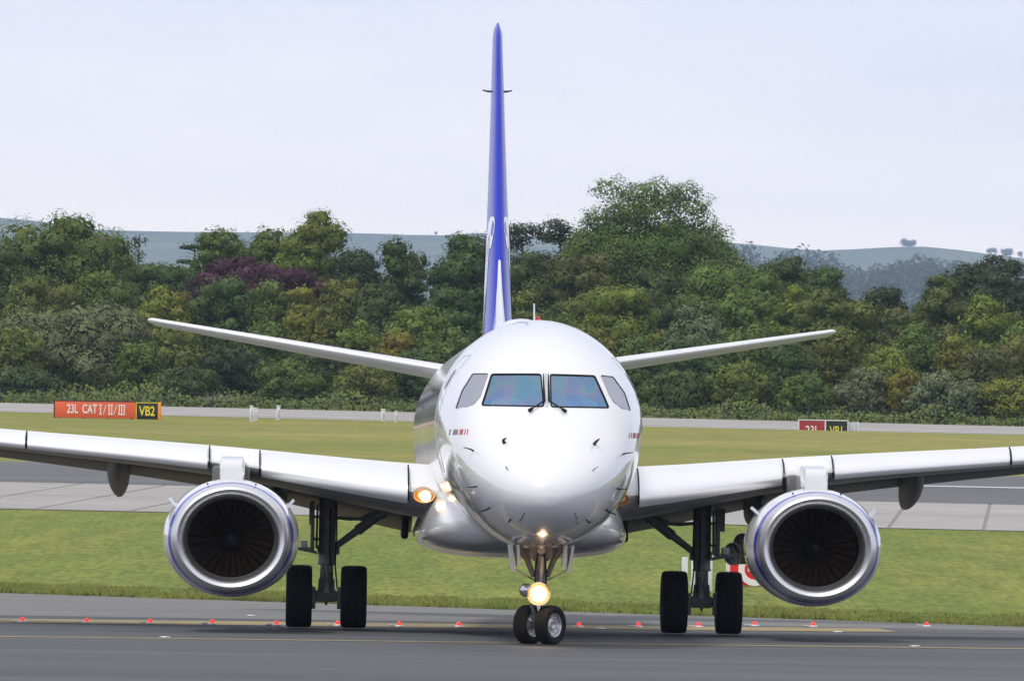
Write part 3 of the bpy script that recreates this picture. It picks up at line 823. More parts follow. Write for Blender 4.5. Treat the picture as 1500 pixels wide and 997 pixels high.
# fin, with its white dorsal fillet and white scrolls
fin_LE = pchip([4.5, 10.45], [28.3, 33.2]); fin_CH = pchip([4.5, 10.45], [5.6, 2.1]); fin_TC = pchip([4.5, 10.45], [.096, .072])
def fin_pt(z, xc, sg, off=0.0):
    c = fin_CH(z); t = fin_TC(z)
    y = 5 * t * (.2969 * math.sqrt(xc) - .126 * xc - .3516 * xc * xc + .2843 * xc ** 3 - .1030 * xc ** 4)
    return Vector((sg * (y * c + off), fin_LE(z) + xc * c, z))
mb = MB()
zs = [4.3 + (10.2 - 4.3) * k / 16 for k in range(17)] + [10.3, 10.38, 10.43]
rs = []
for z in zs:
    f = foil(20, fin_TC(z) * (1 if z <= 10.2 else max(.15, 1 - ((z - 10.2) / .25) ** 2)), 0)
    sh = 0 if z <= 10.2 else (z - 10.2) * 1.2
    rs.append([Vector((y * fin_CH(z), fin_LE(z) + sh + x * (fin_CH(z) - sh), z)) for x, y in f])
mb.rings(rs)
fin = mb.build('tail_fin', M['blue'], plane, smooth=50)
mb = MB(); rr = []
for k in range(14):
    t = k / 13; s = 24.2 + 5.6 * t; zt = 4.70 + 1.55 * t ** 2.3 ; hb = .07 + .07 * min(1, t * 1.4); ht = .022
    zb = 4.52
    rr.append([Vector((x, s, z)) for x, z in ((-hb * 1.3, zb), (-hb, zb + (zt - zb) * .25), (-hb * .55, zb + (zt - zb) * .6), (-ht, zt - .02), (0, zt), (ht, zt - .02), (hb * .55, zb + (zt - zb) * .6), (hb, zb + (zt - zb) * .25), (hb * 1.3, zb))])
mb.rings(rr); mb.build('dorsal_fillet', M['white'], fin, smooth=50)
def scroll(path, widths, sg):
    m2 = MB(); a, b = [], []
    n = len(path)
    for i in range(n):
        p = Vector(path[i]); t = (Vector(path[min(i + 1, n - 1)]) - Vector(path[max(i - 1, 0)])).normalized()
        nn = Vector((-t.y, t.x)) * widths[i]
        for q, lst in ((p - nn, a), (p + nn, b)):
            z = q.y; xc = max(.002, min(.98, (q.x - fin_LE(z)) / fin_CH(z)))
            lst.append(fin_pt(z, xc, sg, .005))
    m2.add(a + b, [(i, i + 1, n + i + 1, n + i) for i in range(n - 1)])
    return m2.build('white_scroll', M['white'], fin, smooth=60)
def scroll_path():
    pts, wd = [], []
    for k in range(26):
        t = k / 25; z = 4.55 + 2.05 * t
        pts.append((fin_LE(z) + fin_CH(z) * (.31 - .15 * t), z)); wd.append(.34 - .10 * t)
    c0 = pts[-1]
    for k in range(1, 12):
        a = PI * k / 11
        pts.append((c0[0] - .24 + .24 * math.cos(a), c0[1] + .16 * math.sin(a) - .22 * max(0, k - 6) / 5)); wd.append(.27 - .19 * k / 11)
    return pts, wd
for sg in (-1, 1): scroll(*scroll_path(), sg)
for sg in (-1, 1):
    p = fin_pt(9.2, .35, sg)
    mb = MB(); mb.tube([p - Vector((sg * .05, 0, 0)), p + Vector((sg * .05, 0, .0)), p + Vector((sg * .15, .0, .02))], [.022, .02, .012], 6); mb.build('antenna_rod', M['dark'], fin)

# tailplane halves
tLE = pchip([.3, 6.06], [30.2, 33.6]); tCH = pchip([.3, 6.06], [3.35, 1.35]); tZ = pchip([.3, 6.06], [4.18, 5.12])
for sg in (-1, 1):
    rs = []
    for k in range(15):
        X = .3 + 5.6 * k / 14
        rs.append(mirror([Vector((X, tLE(X) + x * tCH(X), tZ(X) + y * tCH(X) - x * .02 * tCH(X))) for x, y in foil(18, .088, -.004)], sg))
    for dx, k_ in ((5.98, .8), (6.03, .55), (6.06, .2)):
        c = tCH(dx); rs.append(mirror([Vector((dx, tLE(dx) + (1 - k_) * .5 + x * (c - (1 - k_) * .5), tZ(dx) + y * c * k_)) for x, y in foil(18, .088, 0)], sg))
    o = MB().rings(rs).build('tailplane', M['white_matt'], plane, smooth=45)
    rs = []
    for k in range(12):
        X = 1.3 + 4.55 * k / 11
        f = [(x, y) for x, y in foil(30, .088, -.004) if x < .06]
        g = .012
        o1 = [Vector((X, tLE(X) + x * tCH(X) - g, tZ(X) + y * tCH(X) * 1.02 + (g * .4 if y > 0 else -g * .4))) for x, y in f]
        i1 = [Vector((X, tLE(X) + x * tCH(X) + .01, tZ(X) + y * tCH(X) * .98)) for x, y in f][::-1]
        rs.append(mirror(o1 + i1, sg))
    MB().rings(rs).build('leading_edge', M['slat'], o, smooth=45)

# wheels
TYRE = [(.30, -.36), (.36, -.44), (.42, -.5), (.47, -.48), (.492, -.40), (.5, -.22), (.5, -.2), (.494, -.19), (.494, -.165), (.5, -.155), (.502, -.03), (.496, -.02), (.496, .02), (.502, .03), (.5, .155), (.494, .165), (.494, .19), (.5, .2), (.5, .22), (.492, .40), (.47, .48), (.42, .5), (.36, .44), (.30, .36)]
RIM = [(.0, .20), (.07, .22), (.09, .26), (.10, .18), (.17, .12), (.25, .2), (.275, .33), (.305, .40), (.305, .34), (.305, -.34), (.305, -.40), (.275, -.33), (.25, -.2), (.10, -.18), (.0, -.2)]
def wheel(parent, c, dia, width, steer=0.0):
    # turned about y, then laid so that the axle runs along x
    mt = Matrix.Translation(c) @ Matrix.Rotation(steer, 4, 'Z') @ Matrix.Rotation(-PI / 2, 4, 'Z')
    t = MB(); t.lathe([(r * dia, y * width) for r, y in TYRE], 48, mt)
    t.v = [(x, y, max(z, 0.006)) for x, y, z in t.v]          # the tyre flattens where it meets the ground
    t.build('tyre', M['rubber'], parent, smooth=50)
    r_ = MB(); r_.lathe([(r * dia, y * width) for r, y in RIM], 32, mt)
    for k in range(9):
        a = 2 * PI * k / 9
        for s2 in (-1, 1):
            p = mt @ Vector((.2 * dia * math.cos(a), s2 * .22 * width, .2 * dia * math.sin(a))); q = mt @ Vector((.2 * dia * math.cos(a), s2 * .10 * width, .2 * dia * math.sin(a)))
            r_.tube([p, q], .016, 5)
    r_.build('rim', M['rim'], parent, smooth=35)

def make_main_gear(sg):
    cx, s0 = sg * 2.965, 17.1
    b = MB()
    b.tube([(cx, s0, 2.05), (cx, s0, 1.02)], [.135, .135], 20)
    b.tube([(cx, s0, 1.02), (cx, s0, 1.0), (cx, s0, .99)], [.15, .15, .12], 20)
    b.tube([(cx, s0 - .02, 1.30), (cx, s0 - .02, 1.20)], [.155, .155], 20)
    o = b.build('main_gear', M['gear'], plane, smooth=40)
    q = MB(); q.tube([(cx, s0, 1.0), (cx, s0, .62)], .105, 18); q.tube([(cx, s0, .78), (cx, s0, .56)], [.125, .14], 18); q.build('oleo_piston', M['gear_light'], o)
    q = MB(); q.tube([(cx - .42, s0, .50), (cx + .42, s0, .50)], .07, 14); q.box((cx - .17, s0 - .12, .41), (cx + .17, s0 + .12, .60), .03)
    for s2 in (-1, 1):
        q.tube([(cx + s2 * .20, s0, .50), (cx + s2 * .25, s0, .50)], [.16, .18], 18)
        q.tube([(cx + s2 * .19, s0 - .12, .36), (cx + s2 * .24, s0 - .12, .36)], .05, 10)
        q.box((cx + s2 * .205 - .035, s0 - .2, .30), (cx + s2 * .205 + .035, s0 - .12, .64), .01)
    q.tube([(cx, s0 - .1, .42), (cx, s0 - .1, .36)], [.03, .015], 8)
    q.build('axle', M['gear'], o)
    # torque links in front of the leg
    q = MB()
    for (za, zb, ya, yb) in ((.99, .80, -.14, -.30), (.58, .80, -.14, -.30)):
        for s2 in (-1, 1):
            q.tube([(cx + s2 * .07, s0 + ya, za), (cx + s2 * .025, s0 + yb, zb)], [.024, .02], 8)
    q.build('torque_link', M['gear'], o)
    inw = -sg
    q = MB(); e0, e1 = Vector((cx + inw * .15, s0, 1.30)), Vector((cx + inw * .82, s0 + .02, 1.80))
    m_ = e0.lerp(e1, .48)
    q.tube([e0, m_], [.05, .062], 12); q.tube([m_, e1], [.085, .075], 12); q.tube([e1, e1 + Vector((inw * .16, 0, .14))], [.10, .11], 12)
    q.tube([e0 + Vector((0, 0, -.14)), e0 + Vector((-inw * .02, 0, .06))], [.05, .07], 10)
    q.build('side_brace', M['gear'], o)
    q = MB(); e = Vector((cx + inw * .10, s0 + .05, 1.745)); q.tube([e, e + Vector((inw * .25, 0, -.02)), e + Vector((inw * .45, 0, -.015)), e + Vector((inw * .62, 0, .10))], [.028, .032, .028, .024], 10)
    q.tube([e + Vector((inw * .44, -.03, -.03)), e + Vector((inw * .52, -.03, .04))], .04, 8); q.build('lock_stay', M['gear'], o)
    # gear door: a tall panel edge-on to the camera with a flat foot, outboard of the leg
    q = MB(); ox = cx + sg * .235
    q.box((ox - .03, s0 - .35, 1.22), (ox + .03, s0 + .35, 2.0), .012)
    q.box((ox + .02 * sg - .035, s0 - .30, 1.62), (ox + .02 * sg + .035 + (.05 if sg > 0 else -.0), s0 + .2, 1.98), .012)
    q.tube([(cx + sg * .13, s0 - .1, 1.40), (ox, s0 - .1, 1.40)], .02, 8); q.tube([(cx + sg * .13, s0 - .1, 1.75), (ox, s0 - .1, 1.75)], .02, 8)
    q.tube([(cx + sg * .16, s0 - .14, 1.95), (cx + sg * .17, s0 - .16, 1.25)], .018, 8)
    q.build('gear_door', M['gear'], o)
    q = MB()
    pts = [(ox + sg * .30, 1.235), (ox - sg * .10, 1.16), (ox - sg * .08, 1.20), (ox + sg * .05, 1.27), (ox + sg * .30, 1.26)]
    q.rings([[Vector((x, s0 - .3, z)) for x, z in pts], [Vector((x, s0 + .3, z)) for x, z in pts]]); q.build('door_foot', M['gear'], o, smooth=0)
    q = MB(); q.box((ox + sg * .13 - .055, s0 - .28, 1.262), (ox + sg * .13 + .055, s0 + .3, 1.37), .01); q.build('door_panel', M['white_matt'], o)
    q = MB()
    q.tube([(cx + inw * .14, s0 - .1, 1.98), (cx + inw * .15, s0 - .13, 1.4), (cx + inw * .13, s0 - .12, 1.0), (cx + inw * .17, s0 - .12, .62)], .014, 6)
    q.tube([(cx + inw * .05, s0 - .14, 1.9), (cx + inw * .04, s0 - .17, 1.3), (cx + inw * .08, s0 - .15, .66)], .012, 6)
    q.build('brake_hose', M['black'], o)
    for s2 in (-1, 1): wheel(o, (cx + s2 * .432, s0, .495), .99, .41)
for sg in (-1, 1): make_main_gear(sg)

# nose gear
def make_nose_gear():
    s0 = 3.3; st = R(-36)
    b = MB(); b.tube([(0, s0, 1.50), (0, s0, .78)], [.085, .085], 18); b.tube([(0, s0, .86), (0, s0, .76)], [.11, .11], 18)
    b.tube([(0, s0 - .03, 1.28), (0, s0 - .03, 1.20)], [.12, .12], 18)
    o = b.build('nose_gear', M['gear'], plane, smooth=40)
    q = MB(); q.tube([(0, s0, .80), (0, s0, .34)], .055, 16); q.build('oleo_piston', M['chrome'], o)
    q = MB(); ax = Matrix.Rotation(st, 3, 'Z') @ Vector((1, 0, 0))
    c = Vector((0, s0, .285)); q.tube([c - ax * .18, c + ax * .18], .045, 12); q.box((-.06, s0 - .06, .24), (.06, s0 + .06, .40), .02); q.build('axle', M['gear'], o)
    q = MB(); f = Matrix.Rotation(st, 3, 'Z') @ Vector((0, -1, 0))
    for za, zb in ((.76, .56), (.36, .56)):
        q.tube([Vector((0, s0, za)) + f * .08, Vector((0, s0, zb)) + f * .22], [.03, .022], 8)
    q.build('torque_link', M['gear'], o)
    q = MB()
    for s2 in (-1, 1): q.tube([(s2 * .10, s0 - .02, .98), (s2 * .19, s0 + .05, 1.22), (s2 * .34, s0 + .1, 1.45)], [.035, .045, .05], 10)
    q.box((-.17, s0 - .09, 1.22), (.17, s0 + .1, 1.50), .03)
    q.build('drag_brace', M['gear'], o)
    q = MB(); q.tube([(0.02, s0 - .14, 1.26), (.0, s0 - .15, .80)], [.03, .026], 10); q.build('steering_rod', M['gear_light'], o)
    q = MB()
    for s2 in (-1, 1): q.tube([(s2 * .045, s0 - .16, 1.30), (s2 * .085, s0 - .16, 1.0), (s2 * .07, s0 - .14, .75)], .012, 6)
    q.build('brake_hose', M['black'], o)
    for s2 in (-1, 1):
        for dx, tilt, m_ in ((.445, .05, M['white_matt']), (.345, .02, M['white_matt'])):
            q = MB(); a = [Vector((s2 * dx, s0 - .6, 1.43)), Vector((s2 * dx, s0 + .5, 1.43)), Vector((s2 * (dx - tilt), s0 + .4, 1.05 if dx > .4 else 1.12)), Vector((s2 * (dx - tilt), s0 - .5, 1.05 if dx > .4 else 1.12))]
            th = Vector((s2 * .022, 0, 0)); q.rings([[p - th for p in a], [p + th for p in a]]); q.build('gear_door', m_, o, smooth=0)
        q = MB(); q.tube([(s2 * .38, s0 - .3, 1.08), (s2 * .10, s0 - .1, .93)], .012, 6); q.build('door_link', M['gear'], o)
    # lamps on the leg
    def lamp(x, z, r, m_, y):
        h = MB(); h.lathe([(r * 1.12, -.01), (r * 1.15, .02), (r * .95, .08), (r * .4, .13)], 22, Matrix.Translation((x, y, z)), cap1=True)
        h.build('lamp_housing', M['gear_light'], o)
        g = MB(); g.lathe([(r, -.012), (r * .8, -.024), (.0, -.03)], 22, Matrix.Translation((x, y, z)), cap0=True); g.build('lamp_lens', m_, o)
    lamp(-.03, .73, .150, M['lamp'], s0 - .30)
    lamp(-.21, .78, .085, M['reflector'], s0 - .26)
    lamp(.085, .80, .04, M['gear_light'], s0 - .26)
    g = MB(); g.lathe([(.0, -.06), (.045, -.045), (.06, 0), (.05, .06)], 18, Matrix.Translation((0, s0 - .28, 1.455)), cap1=True); g.build('beacon_lamp', M['beacon'], o)
    g = MB(); g.lathe([(.05, -.02), (.065, .02), (.03, .08)], 14, Matrix.Translation((0, s0 - .22, 1.36)), cap0=True); g.build('lamp_housing', M['gear_light'], o)
    br = MB(); br.box((-.22, s0 - .22, .80), (.10, s0 - .16, .84), .01); br.box((-.04, s0 - .2, .66), (.02, s0 - .05, .84), .01); br.build('lamp_bracket', M['gear'], o)
    for s2 in (-1, 1): wheel(o, c + ax * (s2 * .185), .565, .205, st)
    return o
make_nose_gear()
# the lit lamps' own light
def lamp_light(name, loc, e, col, r, target):
    d_ = bpy.data.lights.new(name, 'SPOT'); d_.energy = e; d_.color = col; d_.shadow_soft_size = r; d_.spot_size = R(80); d_.spot_blend = .6
    o = bpy.data.objects.new(name, d_); COL.objects.link(o); o.parent = plane; o.location = loc
    o.rotation_euler = (Vector(target)).to_track_quat('-Z', 'Y').to_euler()
lamp_light('landing_lamp_light', (-.03, 2.84, .73), 14, (1, .66, .34), .08, (0, -1, -.75))
lamp_light('root_lamp_light', (-1.46, 12.1, 2.10), 1.5, (1, .6, .28), .08, (.4, -1, -.1))

sp_ = bpy.data.lights.new('lamp_spill', 'POINT'); sp_.energy = 6; sp_.color = (1, .62, .30); sp_.shadow_soft_size = .05
o = bpy.data.objects.new('lamp_spill', sp_); COL.objects.link(o); o.parent = plane; o.location = (-.03, 2.80, .73)
# two pilots behind the windscreen
def person(name, x, label):
    p = empty(name, (0, 0, 0), label, 'person', 'pilots behind the windscreen')
    me = bpy.data.meshes.new('body')
    V = [(0, 0, 0), (0, 0, .26), (0, .01, .46), (0, .0, .56), (0, -.01, .64), (0, -.02, .76),
         (.19, .0, .45), (.25, -.08, .20), (.20, -.30, .10), (-.19, .0, .45), (-.25, -.08, .20), (-.20, -.30, .10)]
    E = [(0, 1), (1, 2), (2, 3), (3, 4), (4, 5), (2, 6), (6, 7), (7, 8), (2, 9), (9, 10), (10, 11)]
    RAD = [.16, .165, .14, .06, .085, .085, .075, .055, .04, .075, .055, .04]
    me.from_pydata(V, E, [])
    o = bpy.data.objects.new('body', me); COL.objects.link(o)
    sk = o.modifiers.new('skin', 'SKIN'); o.modifiers.new('sub', 'SUBSURF').levels = 2
    for i, q in enumerate(me.skin_vertices[0].data if len(me.skin_vertices) else []):
        q.radius = (RAD[i], RAD[i] * (.75 if i < 3 else 1)); q.use_root = (i == 0)
    dg = bpy.context.evaluated_depsgraph_get(); dg.update()
    m2 = bpy.data.meshes.new_from_object(o.evaluated_get(dg))
    bpy.data.objects.remove(o)
    m2.materials.clear(); m2.materials.append(M['shirt']); m2.materials.append(M['skin'])
    for f in m2.polygons:
        c = f.center
        f.material_index = 1 if (c.z > .53 or c.y < -.22) else 0; f.use_smooth = True
    b = link('body', m2, p)
    h = MB(); h.lathe([(.0, .115), (.05, .105), (.085, .06), (.098, .0), (.095, -.03)], 18, Matrix.Translation((0, .012, .745)) @ Matrix.Rotation(R(75), 4, 'X'), sx=.9)
    h.build('hair', M['hair'], b)
    n_ = MB(); n_.tube([(0, -.095, .70), (0, -.125, .675)], [.012, .018], 8); n_.build('nose', M['skin'], b)
    W = Matrix.Translation((AX0, AY0, .016)) @ Matrix.Rotation(ATH, 4, 'Z') @ Matrix.Translation((x, 3.0, 2.985))
    p.matrix_world = W
    return p
person('person', -.50, 'pilot in white shirt behind the left windscreen pane in the photo')
person('person', .52, 'pilot in white shirt behind the right windscreen pane in the photo')

# ------------------------------------------------------------------ stop bar lights and taxiway fittings
ORD = ['first', 'second', 'third', 'fourth', 'fifth', 'sixth', 'seventh', 'eighth', 'ninth', 'tenth', 'eleventh', 'twelfth', 'thirteenth', 'fourteenth', 'fifteenth']
lens0 = MB(); lens0.lathe([(.036, 0), (.038, .016), (.033, .038), (.020, .054), (.0, .060)], 14, Matrix.Translation((0, 0, .022)) @ Matrix.Rotation(PI / 2, 4, 'X'), cap0=True)
house0 = MB(); house0.lathe([(.085, .0), (.08, .012), (.06, .022), (.0, .022)], 18, Matrix.Rotation(PI / 2, 4, 'X'), cap0=True)
house0.box((-.17, -.03, .002), (-.06, .03, .028), .006)
lens_me = house_me = None
SL = [(33, 912), (127, 913), (220, 914), (311, 915), (405, 917), (495, 917), (585, 918), (672, 918.5), (757, 919), (848, 919), (935, 919), (1023, 919), (1105, 917.5), (1191, 918.5), (1357, 918)]
for i, (px, py) in enumerate(SL):
    p = ground_at(px, py, 120)
    t = empty('stop_bar_light', (p.x, p.y, ground(p.x, p.y) + .016), '%s red stop bar light from the left on the taxiway' % ORD[i], 'taxiway light', 'red stop bar lights across the taxiway')
    if lens_me is None:
        a = house0.build('housing', M['fitting'], t); b = lens0.build('lens', M['stop_lens'], t)
        house_me, lens_me = a.data, b.data
    else:
        link('housing', house_me, t); link('lens', lens_me, t)
for px, py, lb in ((242, 934, 'flat white taxiway light below the left engine'), (368, 902, 'flat white taxiway light just behind the left outer main wheel'), (1340, 947, 'flat white taxiway light at lower right of the taxiway'), (1227, 926, 'flat white taxiway light below the right engine'), (880, 921, 'flat white taxiway light right of the nose wheels')):
    p = ground_at(px, py, 110)
    mb = MB(); mb.lathe([(.085, .0), (.08, .007), (.05, .012), (.0, .013)], 18, Matrix.Rotation(PI / 2, 4, 'X'), cap0=True)
    o = mb.build('inset_light', M['fitting']); o.location = (p.x, p.y, ground(p.x, p.y) + .014)
    tag(o, lb, 'taxiway light', 'flat white taxiway lights')

# ------------------------------------------------------------------ signs, posts
def lettering(body, size, sx, m_, parent, loc, bold=0.0):
    me = text_mesh(body, size, sx, bold); me.materials.clear(); me.materials.append(m_)
    o = link('lettering', me, parent); o.location = loc; return o
def sign_left():
    D = 575.0; k = D / FPX
    a = at(80, 611, D); b = at(199, 612.5, D); c_ = at(231, 613, D)
    zt = at(140, 587.5, D).z
    g = ground(a.x, D)
    z0 = min(a.z, g); 
    r = empty('taxiway_sign', ((a.x + b.x) / 2, D, ground((a.x + b.x) / 2, D)), 'long orange red sign reading 23L CAT I/II/III beside black VB2 panel', 'sign', 'taxiway signs')
    ox, oz = -r.location.x, -r.location.z
    w = b.x - a.x; hh = zt - r.location.z
    mb = MB(); mb.box((-w / 2, -.16, .06), (w / 2, .16, hh), .03); mb.build('sign_box', M['sign_orange'], r)
    mb = MB()
    for t in (-.45, -.15, .15, .45): mb.box((t * w - .05, -.08, -.1), (t * w + .05, .08, .07))
    mb.build('foot', M['dark'], r, smooth=0)
    mb = MB(); mb.box((-w / 2 - .03, -.19, hh), (w / 2 + .02, .19, hh + .05), .01); mb.box((-w / 2 - .06, -.18, .04), (-w / 2, .18, hh + .05), .01); mb.build('sign_trim', M['dark'], r)
    zc = hh * .54; lh = .56
    for txt, xa, xb in (('23L', 95, 117), ('CAT', 121, 141.5)):
        lettering(txt, .76, .60, M['sign_white'], r, (((xa + xb) / 2 - 139.5) * k, -.172, zc), .014)
    mb = MB()
    for n_, xa, xb in ((1, 145, 149.5), (2, 158, 165.5), (3, 173, 183.5)):
        x_a, x_b = (xa - 139.5) * k, (xb - 139.5) * k
        for e_ in (-1, 1): mb.box((x_a, -.176, zc + e_ * lh / 2 - .028), (x_b, -.161, zc + e_ * lh / 2 + .028))
        for q in range(n_):
            xm = (x_a + x_b) / 2 + (q - (n_ - 1) / 2) * (x_b - x_a) * (.52 if n_ == 2 else .34)
            mb.box((xm - .03, -.177, zc - lh / 2 + .028), (xm + .03, -.162, zc + lh / 2 - .028))
    for xm in (153.5, 169):
        mb.tube([((xm - 1.8 - 139.5) * k, -.168, zc - lh / 2), ((xm + 1.8 - 139.5) * k, -.168, zc + lh / 2)], .026, 4)
    tag(mb.build('lettering', M['sign_white'], r, smooth=0), kind='stuff')
    x0 = w / 2 + .03; x1 = c_.x + ox
    mb = MB(); mb.box((x0, -.15, .04), (x1, .17, hh - .06), .02); mb.build('location_panel', M['sign_black'], r)
    mb = MB(); mb.box((x0 - .025, -.17, .02), (x0 + .015, .18, hh - .02)); mb.box((x0, -.165, hh - .065), (x1, .18, hh - .03)); mb.build('panel_trim', M['sign_yellow'], r, smooth=0)
    lettering('VB2', .80, .72, M['sign_yellow'], r, ((x0 + x1) / 2, -.162, hh * .47), .014)
    mb = MB(); mb.box((x1 + .004, -.18, .0), (x1 + .20, .2, hh + .0), .02); mb.build('end_panel', M['sign_end'], r)
sign_left()
def sign_right():
    D = 609.0
    a, b, c_ = at(1169, 624, D), at(1243, 624, D), at(1257, 624, D)
    zt = at(1205, 614.5, D).z
    r = empty('taxiway_sign', ((a.x + b.x) / 2, D, ground((a.x + b.x) / 2, D)), 'white framed crimson 23L and black VB1 sign half sunk behind grass', 'sign', 'taxiway signs')
    w = b.x - a.x; hh = zt - r.location.z
    mb = MB()
    mb.box((-w / 2, -.12, hh - .07), (w / 2, .14, hh), .01); mb.box((-w / 2, -.12, .0), (-w / 2 + .08, .14, hh - .07)); mb.box((w / 2 - .08, -.12, 0), (w / 2, .14, hh - .07)); mb.box((.08, -.12, 0), (.18, .14, hh - .07)); mb.box((-w / 2 + .08, .0, .02), (w / 2 - .08, .13, .06))
    mb.build('sign_frame', M['frame_white'], r, smooth=0)
    mb = MB(); mb.box((-w / 2 + .08, -.09, .06), (.08, .1, hh - .07)); mb.build('mandatory_panel', M['sign_red'], r, smooth=0)
    mb = MB(); mb.box((.18, -.09, .06), (w / 2 - .08, .1, hh - .07)); mb.build('location_panel', M['sign_black'], r, smooth=0)
    zl = hh - .72
    lettering('23L', .82, .72, M['sign_white'], r, ((-w / 2 + .16) / 2 + .02, -.10, zl), .008)
    lettering('VB1', .82, .66, M['sign_yellow'], r, ((.10 + w / 2) / 2, -.10, zl), .008)
    bx = empty('equipment_cabinet', (c_.x - .29, D + .2, ground(c_.x, D)), 'small grey cabinet standing right of the 23L VB1 sign', 'cabinet')
    mb = MB(); mb.box((-.32, -.2, 0), (.32, .3, hh - .10), .02); mb.build('cabinet_body', M['box_grey'], bx)
    mb = MB(); mb.box((.02, -.225, .1), (.07, -.205, hh - .2)); mb.build('cabinet_door_edge', M['sign_white'], bx, smooth=0)
    mb = MB(); mb.box((.26, -.24, .0), (.345, .32, hh - .06)); mb.build('side_post', M['post_white'], bx, smooth=0)
sign_right()
def post(px, py0, py1, wpx, lb, tilt=0):
    p = ground_at(px, py1, 430, 640)
    k = p.y / FPX
    r = empty('marker_post', (p.x, p.y, ground(p.x, p.y)), lb, 'post', 'white marker posts on the grass')
    h = (py1 - py0) * k; w = wpx * k
    mb = MB(); mb.box((-w / 2, -.07, -.05), (w / 2, .07, h), .02, Matrix.Rotation(tilt, 4, 'Y')); mb.build('board', M['post_white'], r)
    mb = MB(); mb.box((-w / 2 - .02, -.09, h - .06), (w / 2 + .02, .09, h + .02), .02, Matrix.Rotation(tilt, 4, 'Y')); mb.build('cap', M['frame_white'], r)
    mb = MB(); mb.box((w * .12, -.085, .12), (w * .3, -.072, h * .7), 0, Matrix.Rotation(tilt, 4, 'Y')); mb.build('reflector_strip', M['greymark'], r, smooth=0)
post(368, 594, 618, 4.5, 'leftmost and tallest white marker post in the cluster right of orange sign')
post(372.5, 597, 617, 3.2, 'slim middle white marker post in the left cluster')
post(376, 598, 616, 3.2, 'slim right white marker post in the left cluster')
post(407, 594, 615.5, 5.5, 'lone white marker post between the left cluster and the airliner', R(2))
post(561, 599, 617, 6.0, 'broad white marker post close to the left of the airliner nose')
post(580, 602, 619, 3.8, 'slim white marker post nearest to the left side of airliner')

# white marker boards, no entry board and guard lamps behind the right main gear
p = ground_at(1020, 866, 165)
r = empty('marker_boards', (p.x, p.y, ground(p.x, p.y)), 'white upright boards on grass behind the right main gear leg', 'marker board')
k = p.y / FPX
for x0, x1, t_ in ((998, 1007, 816), (1012, 1021, 821), (1035.5, 1043, 812)):
    mb = MB(); mb.box(((x0 - 1020) * k, -.03, 0), ((x1 - 1020) * k, .03, (866 - t_) * k), .01); mb.build('board', M['post_white'], r)
mb = MB(); mb.box((-22 * k, .04, .12), (23 * k, .07, .2)); mb.build('rail', M['post_white'], r, smooth=0)
p = ground_at(1105, 858.5, 165)
r = empty('no_entry_board', (p.x, p.y, ground(p.x, p.y)), 'red board with white ring on grass behind the right engine', 'sign')
k = p.y / FPX
mb = MB(); mb.box((-38 * k, -.08, .02), (38 * k, .08, 58 * k), .02); mb.build('board', M['bright_red'], r)
mb = MB(); mb.box((-38 * k - .06, -.09, .30), (-38 * k + .03, .09, 58 * k + .02), .01); mb.build('board_edge', M['sign_white'], r)
mb = MB(); c0 = Vector((0, -.088, 25 * k))
mb.rings([[c0 + Vector((rr_ * math.cos(2 * PI * j / 40), yy, rr_ * math.sin(2 * PI * j / 40))) for j in range(40)] for rr_, yy in ((24 * k, .01), (24 * k, -.004), (15 * k, -.004), (15 * k, .01))], True, False, False); mb.build('ring', M['sign_white'], r, smooth=20)
mb = MB(); mb.box((-10 * k, -.095, 22 * k), (10 * k, -.085, 28 * k)); mb.build('bar', M['sign_white'], r, smooth=0)
p = ground_at(1082, 872, 165)
r = empty('runway_guard_light', (p.x, p.y, ground(p.x, p.y)), 'black twin lamp runway guard light between right gear and engine', 'guard light')
k = p.y / FPX
for (cx, cy, rr_) in ((1076, 811, 15), (1090, 797, 15)):
    c = Vector(((cx - 1082) * k, 0, (872 - cy) * k))
    mb = MB(); mt = Matrix.Translation(c) @ Matrix.Rotation(R(-18), 4, 'Z') 
    mb.lathe([(rr_ * k * .3, .22), (rr_ * k * .9, .14), (rr_ * k, .0), (rr_ * k, -.22), (rr_ * k * .94, -.22), (rr_ * k * .9, -.02)], 28, mt, sx=.92, sz=1.12, cap0=True, cap1=True)
    mb.build('lamp_hood', M['dark'], r)
mb = MB(); mb.tube([(54 * k, .1, 0), (54 * k, .1, 62 * k)], .05, 10); mb.tube([(0, .1, 58 * k), (54 * k, .1, 58 * k)], .04, 8); mb.box((-12 * k, .02, 46 * k), (14 * k, .12, 66 * k), .02); mb.build('stand', M['dark'], r)

# ------------------------------------------------------------------ trees
def leaves_mesh(name, P, Nn, size, rng, mats, shade=None):
    n = len(P)
    up = rng.normal(size=(n, 3))
    t = np.cross(Nn, up); t /= np.linalg.norm(t, axis=1, keepdims=True) + 1e-9
    b = np.cross(Nn, t)
    s = size[:, None]
    v = np.empty((n, 4, 3))
    v[:, 0] = P - t * s * .5
    v[:, 1] = P - b * s * .34 + Nn * s * .10
    v[:, 2] = P + t * s * .5 - Nn * s * .06
    v[:, 3] = P + b * s * .34 + Nn * s * .10
    me = bpy.data.meshes.new(name)
    me.vertices.add(4 * n); me.vertices.foreach_set('co', v.reshape(-1))
    me.loops.add(4 * n); me.loops.foreach_set('vertex_index', np.arange(4 * n, dtype=np.int32))
    me.polygons.add(n); me.polygons.foreach_set('loop_start', np.arange(0, 4 * n, 4, dtype=np.int32))
    me.materials.append(mats); me.update(calc_edges=True)
    if shade is not None:
        me.polygons.foreach_set('use_smooth', np.ones(n, dtype=bool))
        me.normals_split_custom_set_from_vertices(np.repeat(shade, 4, axis=0))
    return me
